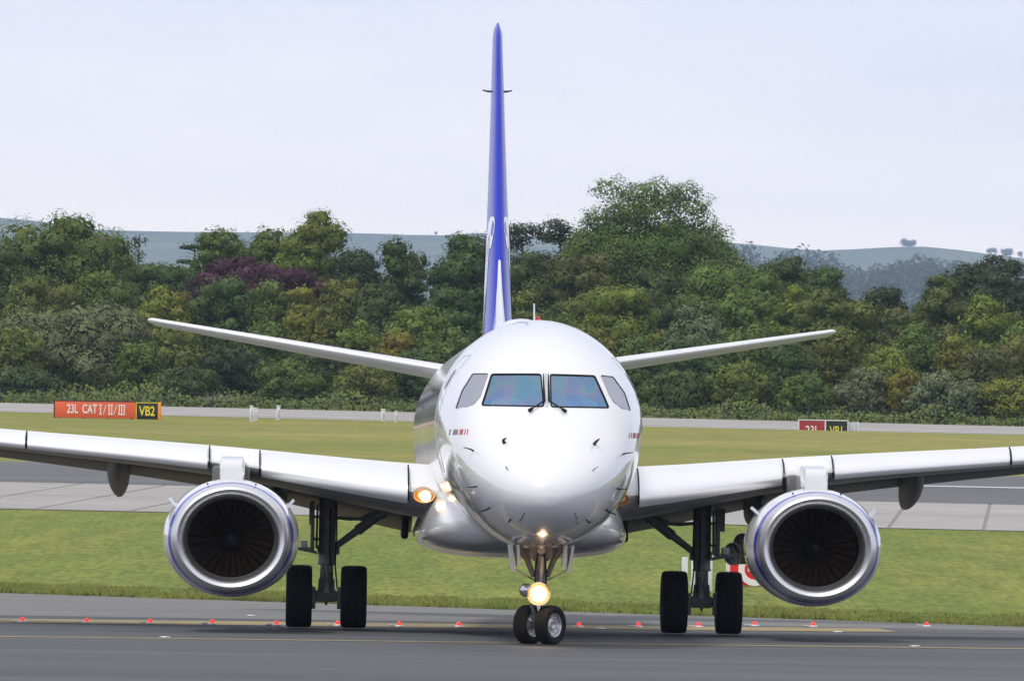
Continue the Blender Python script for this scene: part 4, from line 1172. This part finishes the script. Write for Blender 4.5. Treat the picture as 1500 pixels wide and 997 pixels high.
def clump_leaves(cs, rs, leaf, cover, rng, flat=.8, droop=0.0, upright=0.0, fill=False):
    Ps, Ns, Ss, Ds = [], [], [], []
    for c, r in zip(cs, rs):
        n = int(cover * 4 * PI * r * r * .7 / (leaf * leaf * .34))
        n = max(30, min(n, 1900))
        d = rng.normal(size=(n, 3)); d /= np.linalg.norm(d, axis=1, keepdims=True)
        keep = (d[:, 2] > -.35) | (rng.random(n) < .45)
        keep &= (d[:, 1] < .25) | (rng.random(n) < .30)
        d = d[keep]; n = len(d)
        lump = 1 + .22 * np.sin(d[:, 0] * 5 + c[0] * 3) * np.sin(d[:, 2] * 6 + c[2]) 
        q = rng.uniform(.62, 1.08, size=(n, 1)) * lump[:, None]
        p = c + d * q * r * np.array([1, 1, flat])
        if droop: p[:, 2] -= droop * r * (q[:, 0] ** 2) * (1 - np.abs(d[:, 2]))
        nn = d * .95 + rng.normal(size=(n, 3)) * .36 + np.array([0, 0, .25])
        if upright: nn[:, 2] *= (1 - upright)
        nn /= np.linalg.norm(nn, axis=1, keepdims=True)
        sh = d * 1.0 + nn * .32; sh /= np.linalg.norm(sh, axis=1, keepdims=True); Ds.append(sh)
        Ps.append(p); Ns.append(nn); Ss.append(leaf * rng.uniform(.6, 1.35, size=n))
        if fill:
            nb = 44
            d = rng.normal(size=(nb, 3)); d[:, 1] -= .5; d /= np.linalg.norm(d, axis=1, keepdims=True)
            Ps.append(c + d * rng.uniform(.55, .75, size=(nb, 1)) * r * np.array([1, 1, flat]))
            nn = d + rng.normal(size=(nb, 3)) * .25; nn /= np.linalg.norm(nn, axis=1, keepdims=True)
            Ns.append(nn); Ds.append(d); Ss.append(np.clip(r * rng.uniform(.5, .8, size=nb), .2, .9))
    return np.concatenate(Ps), np.concatenate(Ns), np.concatenate(Ss), np.concatenate(Ds)
def branch(mb, a, b, r0, r1, rg_, n=6, seg=4, wob=.12):
    a, b = Vector(a), Vector(b); L_ = (b - a).length
    pts, rad = [], []
    for k in range(seg + 1):
        t = k / seg
        j = Vector((rg_.uniform(-1, 1), rg_.uniform(-1, 1), rg_.uniform(-.5, .5))) * L_ * wob * (math.sin(PI * t))
        pts.append(a.lerp(b, t) + j); rad.append(r0 + (r1 - r0) * t)
    mb.tube(pts, rad, n)
COLS = {'mid': (.115, .158, .030), 'dark': (.074, .108, .028), 'deep': (.045, .066, .026), 'bright': (.155, .200, .030), 'yellow': (.190, .210, .030), 'ochre': (.205, .185, .028),
        'grey': (.150, .185, .082), 'purple': (.070, .026, .040), 'olive': (.140, .165, .032), 'brown': (.118, .132, .036), 'blue': (.055, .085, .042)}
tree_i = 0
def tree(px, top, wpx, D, kind, col, label, bot=None, name='tree', cat='tree', group='trees along the far edge of the airfield', bx=None):
    """bot: photograph row where the crown ends (None: it reaches down to the ground)"""
    global tree_i
    tree_i += 1
    rng = np.random.default_rng(100 + tree_i); rg_ = random.Random(100 + tree_i)
    q = at(px, top, D); g = ground(q.x, D); k = D / FPX
    H = q.z - g; W = wpx * k
    r = empty(name, (q.x, D, g), label, cat, group)
    zb = .05 if bot is None else max(.1, at(px, bot, D).z - g)
    zb = min(zb, H * .8)
    Hc = H - zb; cz = (zb + H) / 2; dep = min(W, 7.0) * .8
    trunk = MB(); cs, rs = [], []
    leaf = .185; cover = .66; flat = .8; droop = 0; upr = 0
    if kind in ('round', 'bush', 'open', 'willow'):
        rc = {'round': .185, 'bush': .20, 'open': .125, 'willow': .17}[kind]
        rmean = rc * (W * W * Hc) ** (1 / 3) * 1.05
        n = {'round': 42, 'bush': 34, 'open': 120, 'willow': 44}[kind]
        n = int(n * max(1, min(1.6, W * Hc / 60)))
        tries = 0
        while len(cs) < n and tries < 4000:
            tries += 1
            d = rng.normal(size=3); d /= np.linalg.norm(d); pn = 2.1 if kind == 'open' else 2.6; d /= (abs(d[0]) ** pn + abs(d[1]) ** pn + abs(d[2]) ** pn) ** (1 / pn)
            if d[1] > .5 and rng.random() < .6: continue
            rr_ = rng.uniform(.55, 1.0) if rng.random() < .8 else rng.uniform(.1, .6)
            rcl = rmean * rng.uniform(.6, 1.25)
            ex = 1 + .14 * math.sin(3 * math.atan2(d[2], d[0]) + tree_i) 
            c = np.array([d[0] * max(.1, W / 2 * ex - rcl * .75) * rr_, d[1] * max(.1, dep / 2 - rcl * .5) * rr_, cz + d[2] * max(.1, Hc / 2 * (1 + .06 * math.sin(5 * d[0] + tree_i)) - rcl * .75) * rr_])
            if kind == 'open' and c[2] > zb + Hc * .55 and any(np.linalg.norm(c - e_) < (rcl + f_) * .47 for e_, f_ in zip(cs, rs)): continue
            if kind != 'open' and any(np.linalg.norm(c - e_) < (rcl + f_) * .36 for e_, f_ in zip(cs, rs)): continue
            cs.append(c); rs.append(rcl)
        if kind == 'willow': upr = .35; flat = 1.0; leaf = .20
        if kind == 'bush': flat = .95
        tr = max(.10, W * .022)
        branch(trunk, (0, 0, -.2), (rg_.uniform(-.2, .2), 0, zb + Hc * .55), tr, tr * .45, rg_, 8, 5, .03)
        order = sorted(range(len(cs)), key=lambda i: -rs[i])
        for i in order[: (26 if kind == 'open' else 14)]:
            c = cs[i]; z0 = max(.3, min(c[2] * .6, zb + Hc * .45))
            branch(trunk, (0, 0, z0), c, tr * .42, .03, rg_, 5, 4, .10)
        if kind == 'open': cover = 1.15
    elif kind == 'pine':
        n = 24
        for i in range(n):
            z = zb + Hc * rng.uniform(.1, .97); t = (z - zb) / Hc
            a = rng.uniform(0, 2 * PI); rr_ = W / 2 * rng.uniform(.2, .8) * (1.05 - .6 * t)
            cs.append(np.array([math.cos(a) * rr_, math.sin(a) * rr_ * .7, z])); rs.append(W * rng.uniform(.13, .22))
        flat = .72; leaf = .18; cover = 1.1
        branch(trunk, (0, 0, -.2), (0, 0, H * .93), W * .03, .04, rg_, 8, 6, .03)
        for c in cs: branch(trunk, (0, 0, c[2] - rs[0] * .4), c, .07, .03, rg_, 5, 3, .06)
    elif kind == 'cedar':
        for lv in range(6):
            t = lv / 5; z = zb + Hc * (.1 + .85 * t)
            for s2 in (-1, 1):
                for j in range(3):
                    x = s2 * W / 2 * (.3 + .32 * j) * (1.05 - .65 * t)
                    cs.append(np.array([x + rng.normal() * .1, rng.normal() * .5, z - abs(x) * .05])); rs.append(W * .13)
                branch(trunk, (0, 0, z - .3), (s2 * W / 2 * (1 - .6 * t), 0, z), .06, .02, rg_, 5, 3, .04)
        flat = .28; leaf = .18; cover = 1.2
        branch(trunk, (0, 0, -.2), (0, 0, H * .95), .2, .04, rg_, 8, 5, .02)
    elif kind == 'sparse':
        for i in range(16):
            z = zb + Hc * rng.uniform(.05, .95); t = (z - zb) / Hc
            cs.append(np.array([rng.uniform(-1, 1) * W / 2 * (1.0 - .55 * t), rng.normal() * .4, z])); rs.append(W * rng.uniform(.10, .17))
        flat = 1.2; leaf = .18; cover = .7
        branch(trunk, (0, 0, -.2), (0, 0, H), .14, .03, rg_, 8, 5, .02)
        for c in cs: branch(trunk, (0, 0, c[2] - .7), c, .04, .015, rg_, 5, 3, .06)
    trunk.build('trunk', M['bark'], r, smooth=60, recalc=False)
    P, Nn, S, Sh = clump_leaves(cs, rs, leaf, cover, rng, flat, droop, upr, kind in ('round', 'bush', 'willow'))
    # stray twigs around the outline
    m_ = len(P) // 9
    idx = rng.integers(0, len(P), m_)
    P2 = P[idx] + Nn[idx] * rng.uniform(.05, .45, size=(m_, 1)) + rng.normal(size=(m_, 3)) * .12
    P = np.concatenate([P, P2]); Nn = np.concatenate([Nn, Nn[idx]]); S = np.concatenate([S, S[idx] * .8]); Sh = np.concatenate([Sh, Sh[idx]])
    lo_, hi_ = np.percentile(P[:, 0], [1.5, 98.5]); P[:, 0] = (P[:, 0] - (lo_ + hi_) / 2) * (W * (1.06 if kind != 'cedar' else 1) / (hi_ - lo_))
    hi_ = np.percentile(P[:, 2], 99.7); P[:, 2] = zb + (P[:, 2] - zb) * (Hc / max(.5, hi_ - zb))
    ok = P[:, 2] > .02; P, Nn, S, Sh = P[ok], Nn[ok], S[ok], Sh[ok]
    o = link('crown', leaves_mesh('crown', P, Nn, S, rng, M['leaf'], Sh), r)
    c = COLS[col] if isinstance(col, str) else col
    o.color = tuple(x * rg_.uniform(.92, 1.08) for x in c) + (1,)
    return r

# far row
FAR = [
 (100, 319, 180, 712, 'round', 'mid', 'large domed green tree at far left breaking the skyline', 560),
 (8, 362, 70, 706, 'round', 'dark', 'dark tree at the left edge of the photo', 560),
 (205, 342, 42, 722, 'sparse', 'deep', 'thin sparse dark tree standing alone right of the domed tree', 430),
 (285, 356, 72, 724, 'cedar', 'blue', 'cedar with flat layered branches poking out left of a rounded tree', 480),
 (318, 336, 84, 716, 'round', 'mid', 'rounded green tree right of the layered cedar', 520),
 (386, 335, 76, 714, 'round', 'mid', 'medium green tree between the cedar and the tallest left tree', 520),
 (462, 311, 98, 708, 'round', 'bright', 'tallest bright green tree left of the blue tail fin', 540),
 (375, 378, 172, 700, 'round', 'purple', 'dark purple copper beech spreading among the green trees', 470),
 (530, 366, 84, 704, 'round', 'deep', 'very dark tree right of the tallest left tree', 540),
 (590, 351, 80, 712, 'round', 'dark', 'dark green tree peaking below the distant hill left of fin', 540),
 (230, 385, 110, 704, 'round', 'dark', 'dark green tree below the thin sparse tree', 520),
 (683, 343, 96, 706, 'round', 'dark', 'dark green tree directly left of the tail fin', 560),
 (765, 326, 78, 716, 'pine', 'deep', 'dark conifer directly right of the tail fin', 440),
 (780, 372, 120, 703, 'round', 'dark', 'broad dark tree right behind the tail fin base', 560),
 (820, 321, 64, 720, 'pine', 'deep', 'dark flat topped pine between the fin and the giant tree', 420),
 (952, 270, 204, 710, 'open', 'mid', 'giant open crowned tree, highest on the skyline', 500),
 (965, 398, 150, 704, 'round', 'dark', 'dense dark tree under the giant tree crown', 560),
 (850, 372, 96, 702, 'round', 'brown', 'brownish green tree below left of the giant tree', 540),
 (1070, 384, 130, 698, 'round', 'mid', 'green tree filling the slope right of the giant tree', 560),
 (1160, 379, 108, 712, 'round', 'dark', 'rounded tree on the skyline above the right tailplane tip', 520),
 (1216, 390, 56, 708, 'round', 'dark', 'narrow tree leaning on the rounded tree at right', 500),
 (1297, 419, 68, 704, 'round', 'deep', 'small round dark tree in the skyline gap at right', 520),
 (1372, 403, 62, 716, 'round', 'dark', 'tree at the left shoulder of the dark right group', 520),
 (1420, 386, 80, 722, 'round', 'deep', 'dark tree in the middle of the right skyline group', 540),
 (1449, 373, 52, 726, 'pine', 'deep', 'dark pine with knobbly top in the right skyline group', 470),
 (1490, 376, 54, 724, 'pine', 'deep', 'dark pine at the right edge of the photo', 470),
 (1475, 400, 90, 714, 'round', 'deep', 'dark broad tree under the pines at the right edge', 540),
]
for a in FAR: tree(*a[:7], bot=a[7])
MID = [
 (60, 410, 120, 690, 'round', 'olive', 'olive green tree below the large domed tree'),
 (150, 402, 100, 692, 'round', 'mid', 'green tree between the domed tree and pale willow'),
 (243, 421, 72, 684, 'round', 'yellow', 'yellow green tree above the left tailplane tip'),
 (330, 408, 104, 686, 'round', 'dark', 'dark green tree below the copper beech'),
 (398, 412, 60, 684, 'round', 'mid', 'small green tree under the right end of copper beech'),
 (446, 422, 56, 680, 'round', 'yellow', 'yellowish tree above the middle of the left tailplane'),
 (502, 408, 70, 684, 'round', 'olive', 'olive tree right of the yellowish tree'),
 (550, 418, 80, 682, 'round', 'dark', 'dark bush topped tree above the left tailplane root'),
 (605, 449, 84, 672, 'round', 'bright', 'bright green tree just left of the fuselage'),
 (655, 424, 70, 680, 'round', 'dark', 'dark tree behind the left shoulder of the fuselage'),
 (765, 428, 90, 684, 'round', 'olive', 'olive tree above the cockpit roof'),
 (845, 440, 80, 680, 'round', 'mid', 'green tree right of the cockpit roof'),
 (912, 420, 110, 678, 'round', 'bright', 'bright olive tree above the right tailplane root'),
 (1018, 441, 84, 670, 'round', 'grey', 'grey green rounded tree above the right tailplane'),
 (1085, 428, 96, 674, 'round', 'mid', 'green tree above the outer right tailplane'),
 (1150, 422, 86, 684, 'round', 'bright', 'bright tree below the rounded skyline tree'),
 (1205, 425, 74, 680, 'round', 'mid', 'green tree just above the right tailplane tip'),
 (1262, 440, 82, 682, 'round', 'olive', 'olive tree below the small round dark tree'),
 (1330, 452, 72, 678, 'round', 'brown', 'brownish bush in the dip of the right skyline'),
 (1382, 424, 76, 690, 'round', 'brown', 'brown green tree in front of the dark right group'),
 (1450, 434, 84, 686, 'round', 'bright', 'bright green tree in front of the dark right group'),
 (1500, 470, 60, 676, 'round', 'mid', 'green tree cut by the right edge of the photo'),
]
for a in MID: tree(*a)
NEAR = [
 (112, 446, 200, 664, 'willow', 'grey', 'large silvery grey green willow at the left', 'tree'),
 (18, 478, 84, 660, 'bush', 'olive', 'olive bush at the left edge behind the road', 'bush'),
 (40, 535, 90, 654, 'bush', 'dark', 'dark bush at left under the willow', 'bush'),
 (205, 500, 60, 658, 'bush', 'mid', 'green bush under the left tailplane tip', 'bush'),
 (262, 478, 80, 662, 'bush', 'olive', 'olive bush crossed by the left tailplane', 'bush'),
 (275, 535, 80, 654, 'bush', 'dark', 'dark bush behind the road right of VB2 panel', 'bush'),
 (345, 505, 84, 658, 'bush', 'deep', 'very dark bush below the left tailplane', 'bush'),
 (395, 470, 76, 664, 'bush', 'mid', 'mid green bush above the left tailplane', 'bush'),
 (425, 528, 84, 654, 'bush', 'mid', 'green bush behind the lone marker post', 'bush'),
 (480, 500, 70, 658, 'bush', 'dark', 'dark bush under the left tailplane middle', 'bush'),
 (520, 470, 76, 662, 'bush', 'bright', 'bright bush crossed by the inner left tailplane', 'bush'),
 (535, 535, 84, 653, 'bush', 'olive', 'olive bush behind the broad marker post', 'bush'),
 (578, 486, 44, 660, 'bush', 'ochre', 'small ochre yellow bush left of the fuselage', 'bush'),
 (605, 512, 74, 656, 'bush', 'dark', 'dark bush touching the left side of fuselage', 'bush'),
 (660, 480, 80, 660, 'bush', 'mid', 'green bush hidden partly by the left fuselage shoulder', 'bush'),
 (870, 478, 84, 660, 'bush', 'olive', 'olive bush behind the right fuselage shoulder', 'bush'),
 (940, 490, 84, 660, 'bush', 'mid', 'green bush under the right tailplane root', 'bush'),
 (985, 540, 84, 653, 'bush', 'dark', 'dark bush behind the road right of fuselage', 'bush'),
 (1020, 500, 80, 658, 'bush', 'dark', 'dark bush under the middle of right tailplane', 'bush'),
 (1085, 528, 84, 654, 'bush', 'olive', 'olive bush left of the crimson 23L sign', 'bush'),
 (1105, 480, 76, 661, 'bush', 'mid', 'green bush crossed by the outer right tailplane', 'bush'),
 (1160, 500, 76, 657, 'bush', 'dark', 'dark bush behind the crimson 23L sign', 'bush'),
 (1180, 548, 70, 652, 'bush', 'mid', 'low green bush straight above the 23L sign', 'bush'),
 (1228, 478, 80, 660, 'bush', 'olive', 'olive bush right of the right tailplane tip', 'bush'),
 (1262, 538, 76, 654, 'bush', 'grey', 'grey green bush right of the VB1 sign', 'bush'),
 (1296, 508, 56, 656, 'bush', 'yellow', 'yellowish bush standing out among the right bushes', 'bush'),
 (1325, 540, 50, 653, 'bush', 'ochre', 'ochre bush low among the right bushes', 'bush'),
 (1345, 476, 76, 660, 'bush', 'mid', 'green bush below the brownish right bush', 'bush'),
 (1398, 488, 48, 658, 'bush', 'yellow', 'tall yellow green bush at right', 'bush'),
 (1385, 545, 96, 652, 'willow', 'grey', 'feathery grey green shrub low at right', 'bush'),
 (1440, 510, 70, 655, 'bush', 'brown', 'brown tinged bush near the right edge', 'bush'),
 (1482, 492, 80, 660, 'bush', 'olive', 'olive bush at the right edge of the photo', 'bush'),
 (1478, 552, 80, 652, 'bush', 'yellow', 'low yellow olive bush at the right edge', 'bush'),
 (320, 578, 48, 650, 'willow', (.22, .22, .13), 'pale tuft of tall grassy growth behind the road', 'bush'),
]
for a in NEAR: tree(*a[:7], name='tree' if a[7] == 'tree' else 'bush', cat=a[7], group='trees along the far edge of the airfield' if a[7] == 'tree' else 'bushes behind the perimeter road')

# undergrowth: one mass nobody could count
rng = np.random.default_rng(9)
n = 26000
P = np.stack([rng.uniform(-48, 48, n), 647.5 + rng.random(n) ** 1.4 * 12, np.zeros(n)], 1)
hh = (0.35 + .9 * (0.5 + .5 * np.sin(P[:, 0] * .7) * np.sin(P[:, 0] * .23 + 1)) ** 2) * rng.random(n) + (P[:, 1] - 647) * .10 * rng.random(n)
P[:, 2] = [ground(x, y) + 0.03 for x, y in P[:, :2]]; P[:, 2] += hh
Nn = rng.normal(size=(n, 3)) + np.array([0, -.6, .6]); Nn /= np.linalg.norm(Nn, axis=1, keepdims=True)
o = link('undergrowth', leaves_mesh('undergrowth', P, Nn, rng.uniform(.14, .34, n), rng, M['leaf'], (lambda q: q / np.linalg.norm(q, axis=1, keepdims=True))(Nn * .4 + np.array([0, -.4, .8])))); o.color = (.13, .165, .04, 1)
tag(o, 'dark tangled undergrowth along the foot of the trees', 'undergrowth', kind='stuff')
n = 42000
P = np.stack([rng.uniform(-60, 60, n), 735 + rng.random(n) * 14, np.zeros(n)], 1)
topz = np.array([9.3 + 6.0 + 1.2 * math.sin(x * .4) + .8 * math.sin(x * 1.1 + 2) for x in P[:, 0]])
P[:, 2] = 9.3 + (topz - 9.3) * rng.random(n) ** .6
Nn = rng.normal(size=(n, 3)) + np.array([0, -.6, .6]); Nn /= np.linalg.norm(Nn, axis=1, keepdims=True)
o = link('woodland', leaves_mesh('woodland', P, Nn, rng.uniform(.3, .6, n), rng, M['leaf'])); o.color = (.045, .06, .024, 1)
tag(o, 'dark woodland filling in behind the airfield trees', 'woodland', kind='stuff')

cs, rs = [], []
for k_ in range(240):
    sg = -1 if k_ % 2 else 1
    x = sg * (43 + 95 * rng.random()); y = rng.uniform(652, 690); z0 = ground(x, y)
    cs.append(np.array([x, y, z0 + (1 + 10.5 * rng.random() ** 1.2) * (.8 + .2 * math.sin(x * .5))])); rs.append(rng.uniform(1.8, 3.6))
P, Nn, S, Sh = clump_leaves(cs, rs, .62, .8, rng, .85)
o = link('outer_woodland', leaves_mesh('outer_woodland', P, Nn, S, rng, M['leaf'], Sh)); o.color = (.11, .145, .034, 1)
tag(o, 'green woodland carrying on beyond both ends of the tree belt', 'woodland', kind='stuff')

# grass blades on the verge and tufts over the field
def blades(name, n, fx, h0, h1, w_, col, label, lean=.5):
    X, Y, Hs = fx(n)
    n = len(X)
    Z = np.array([ground(x, y) for x, y in zip(X, Y)])
    a = rng.uniform(0, 2 * PI, n); dx, dy = np.abs(np.cos(a)), np.sin(a)
    h = Hs * rng.uniform(h0, h1, n); ln = rng.normal(size=(n, 2)) * lean * h[:, None]
    v = np.empty((n, 4, 3))
    base = np.stack([X, Y, Z], 1)
    v[:, 0] = base - np.stack([dx, dy * .6, np.zeros(n)], 1) * w_
    v[:, 1] = base + np.stack([dx, dy * .6, np.zeros(n)], 1) * w_
    tip = base + np.concatenate([ln, h[:, None]], 1)
    v[:, 2] = tip + np.stack([dx, dy * .6, np.zeros(n)], 1) * w_ * .25
    v[:, 3] = tip - np.stack([dx, dy * .6, np.zeros(n)], 1) * w_ * .25
    me = bpy.data.meshes.new(name)
    me.vertices.add(4 * n); me.vertices.foreach_set('co', v.reshape(-1))
    me.loops.add(4 * n); me.loops.foreach_set('vertex_index', np.arange(4 * n, dtype=np.int32))
    me.polygons.add(n); me.polygons.foreach_set('loop_start', np.arange(0, 4 * n, 4, dtype=np.int32))
    me.materials.append(M['blade_grass']); me.update(calc_edges=True)
    me.polygons.foreach_set('use_smooth', np.ones(n, dtype=bool))
    nv = rng.normal(size=(n, 3)) * .16 + np.array([0, -.30, .95]); nv /= np.linalg.norm(nv, axis=1, keepdims=True)
    me.normals_split_custom_set_from_vertices(np.repeat(nv, 4, axis=0))
    o = link(name, me); o.color = col + (1,)
    tag(o, label, 'grass', kind='stuff')
def edge_band(n):
    X = rng.uniform(-13.5, 13.5, n); d = rng.random(n) ** 2.0 * 9
    Y = np.array([edge(uof(x, 175)) for x in X]) - .2 + d
    lump = .75 + .45 * np.sin(X * 2.1) * np.sin(X * .77 + 1) + .25 * np.sin(X * 5.3 + 2)
    return X, Y, np.clip(lump, .35, 1.5) * np.where(d < 2.2, 1.25, .7)
blades('verge_grass', 60000, edge_band, .03, .12, .011, (.148, .172, .035), 'tufted longer grass along the taxiway edge')

# fence behind the perimeter road
fr = empty('boundary_fence', (0, 646.2, ground(0, 646.2)), 'low dark post and wire fence along the far side of the road', 'fence')
pm = None
for i in range(-15, 16):
    x = i * 2.9; y = 646.2
    if pm is None:
        mb = MB(); mb.box((-.035, -.035, -.1), (.035, .035, 1.05), .008); pm = mb.build('post', M['fence'], fr); q = pm
    else: q = link('post', pm.data, fr)
    q.location = (x, 0, ground(x, y) - fr.location.z)
for h in (.2, .45, .7, .98):
    mb = MB(); mb.tube([(i * 2.9, -.04, ground(i * 2.9, 646.2) - fr.location.z + h) for i in range(-15, 16)], .013, 5); mb.build('wire', M['fence'], fr)

# house glimpsed between the trees at the right edge
p = at(1500, 500, 699); g = ground(p.x, 699)
r = empty('house', (p.x + 1.2, 699, g), 'small house with grey roof glimpsed among trees at right edge', 'house')
zt = at(1492, 476, 699).z - g
mb = MB(); mb.box((-2.4, 0, 0), (2.4, 4, zt - 1.0)); mb.build('wall', M['render_wall'], r, smooth=0)
mb = MB(); a = [(-2.7, -.3, zt - 1.05), (2.7, -.3, zt - 1.05), (2.7, 2, zt), (-2.7, 2, zt), (2.7, 4.3, zt - 1.05), (-2.7, 4.3, zt - 1.05)]
mb.add(a + [(x, y, z + .12) for x, y, z in a], [(0, 1, 2, 3), (3, 2, 4, 5), (6, 7, 8, 9), (9, 8, 10, 11), (0, 1, 7, 6), (4, 5, 11, 10), (0, 3, 9, 6), (3, 5, 11, 9), (1, 2, 8, 7), (2, 4, 10, 8)]); mb.build('roof', M['roof'], r, smooth=0)
mb = MB(); mb.box((-1.5, -.03, 1), (-.5, .02, 2.2)); mb.build('window', M['glass_dark'], r, smooth=0)

# ------------------------------------------------------------------ far hills
def hill(name, crest, D, Dfoot, Dback, zfoot, m_, nx=90, nd=24):
    xs_ = [c[0] for c in crest]; f = pchip(xs_, [c[1] for c in crest])
    vs_, fs = [], []
    x0, x1 = xs_[0], xs_[-1]
    hr = random.Random(2)
    for j in range(nd + 1):
        t = j / nd * 1.25
        for i in range(nx + 1):
            px = x0 + (x1 - x0) * i / nx
            q = at(px, f(px), D)
            d = Dfoot + (D - Dfoot) * t if t <= 1 else D + (Dback - D) * (t - 1) / .25
            e = min(t, 1) ** 1.35 if t <= 1 else 1 - .35 * (t - 1) / .25
            vs_.append((q.x * (1 if t <= 1 else 1.02), d, zfoot + (q.z - zfoot) * e))
    w = nx + 1
    for j in range(nd):
        for i in range(nx): fs.append((j * w + i, j * w + i + 1, (j + 1) * w + i + 1, (j + 1) * w + i))
    return tag(MB().add(vs_, fs).build(name, m_, smooth=80, recalc=False), kind='structure')
CREST = [(-1500, 330), (-300, 312), (0, 315.5), (60, 321), (160, 334), (300, 337), (500, 338), (600, 341), (640, 342), (690, 338), (780, 344), (900, 352), (1060, 352), (1100, 355), (1200, 364), (1300, 359), (1340, 358), (1400, 363), (1450, 370), (1500, 376), (1800, 390), (3000, 420)]
hill('hills', CREST, 14000, 5200, 14500, 8, M['hill'])
RC = [(820, 470), (950, 420), (1040, 388), (1070, 385), (1120, 388), (1180, 396), (1260, 412), (1330, 406), (1400, 412), (1500, 420), (1800, 440), (2600, 500)]
hill('wooded_ridge', RC, 7000, 4200, 7800, 8, M['hill'])
# the wood on that ridge, one mass
fR = pchip([c[0] for c in RC], [c[1] for c in RC])
Pc, Rc = [], []
hr = random.Random(8)
for k in range(800):
    t = hr.random() ** .7; px = 900 + hr.random() * 720
    D = 4700 + (7000 - 4700) * t
    q = at(px, fR(px), 7000)
    tt = (D - 4200) / 2800; z = 8 + (q.z - 8) * tt ** 1.35
    rr_ = hr.uniform(5.5, 11.5)
    if k % 9 == 0: rr_ *= 1.25
    Pc.append(np.array([q.x * D / 7000, D, z + rr_ * .75])); Rc.append(rr_)
P, Nn, S, Sh = clump_leaves(Pc, Rc, 3.2, .75, rng, 1.0)
o = link('hillside_wood', leaves_mesh('hillside_wood', P, Nn, S, rng, M['leaf'], Sh)); o.color = (.030, .042, .022, 1)
tag(o, 'bluish wood covering the distant ridge at right', 'wood', kind='stuff')
# single trees on the skyline of the far hill
for px, py, w_, h_, lb in ((1330, 361, 27, 12, 'dense clump of trees alone on the distant hilltop'), (1453, 372, 16, 9, 'left tree of the pair on the far right hilltop'), (1475, 375, 17, 12, 'right tree of the pair on the far right hilltop'), (1494, 377, 6, 9, 'tiny lone tree at right end of the distant hilltop'), (640, 344, 7, 5, 'tiny tree on the distant hill left of the tail fin')):
    D = 13970; q = at(px, py, D); k = D / FPX
    r = empty('hilltop_tree', tuple(q), lb, 'tree', 'trees on the distant hilltop')
    mb = MB()
    for j in range(max(1, int(w_ / 9))): mb.tube([((j - (w_ / 9 - 1) / 2) * 4 * k if w_ > 12 else 0, 0, -3), ((j - (w_ / 9 - 1) / 2) * 4 * k if w_ > 12 else 0, 0, h_ * k * .6)], [.5, .25], 6)
    mb.build('trunk', M['bark'], r)
    cs = [np.array([hr.uniform(-.36, .36) * w_ * k, hr.uniform(-2, 2), (hr.uniform(.16, .70) if w_ > 12 else hr.uniform(.45, .75)) * h_ * k]) for _ in range(max(6, int(w_)))]
    P, Nn, S, Sh = clump_leaves(cs, [h_ * k * hr.uniform(.24, .36) for _ in cs], 1.9, .9, rng, 1.0)
    o = link('crown', leaves_mesh('crown', P, Nn, S, rng, M['leaf'], Sh), r); o.color = (.05, .07, .03, 1)

# ------------------------------------------------------------------ haze
m, nt, out = mat('haze_air')
pv = nt.nodes.new('ShaderNodeVolumePrincipled')
pv.inputs['Color'].default_value = (0.54, 0.70, 1.0, 1); pv.inputs['Density'].default_value = 0.55e-4; pv.inputs['Anisotropy'].default_value = 0.1
nt.links.new(pv.outputs[0], out.inputs['Volume'])
mb = MB(); mb.box((-15000, -14000, -3), (15000, 14700, 460)); o = mb.build('haze', m, smooth=0)
tag(o, 'thin bluish haze over the distant hills', 'haze', kind='stuff')
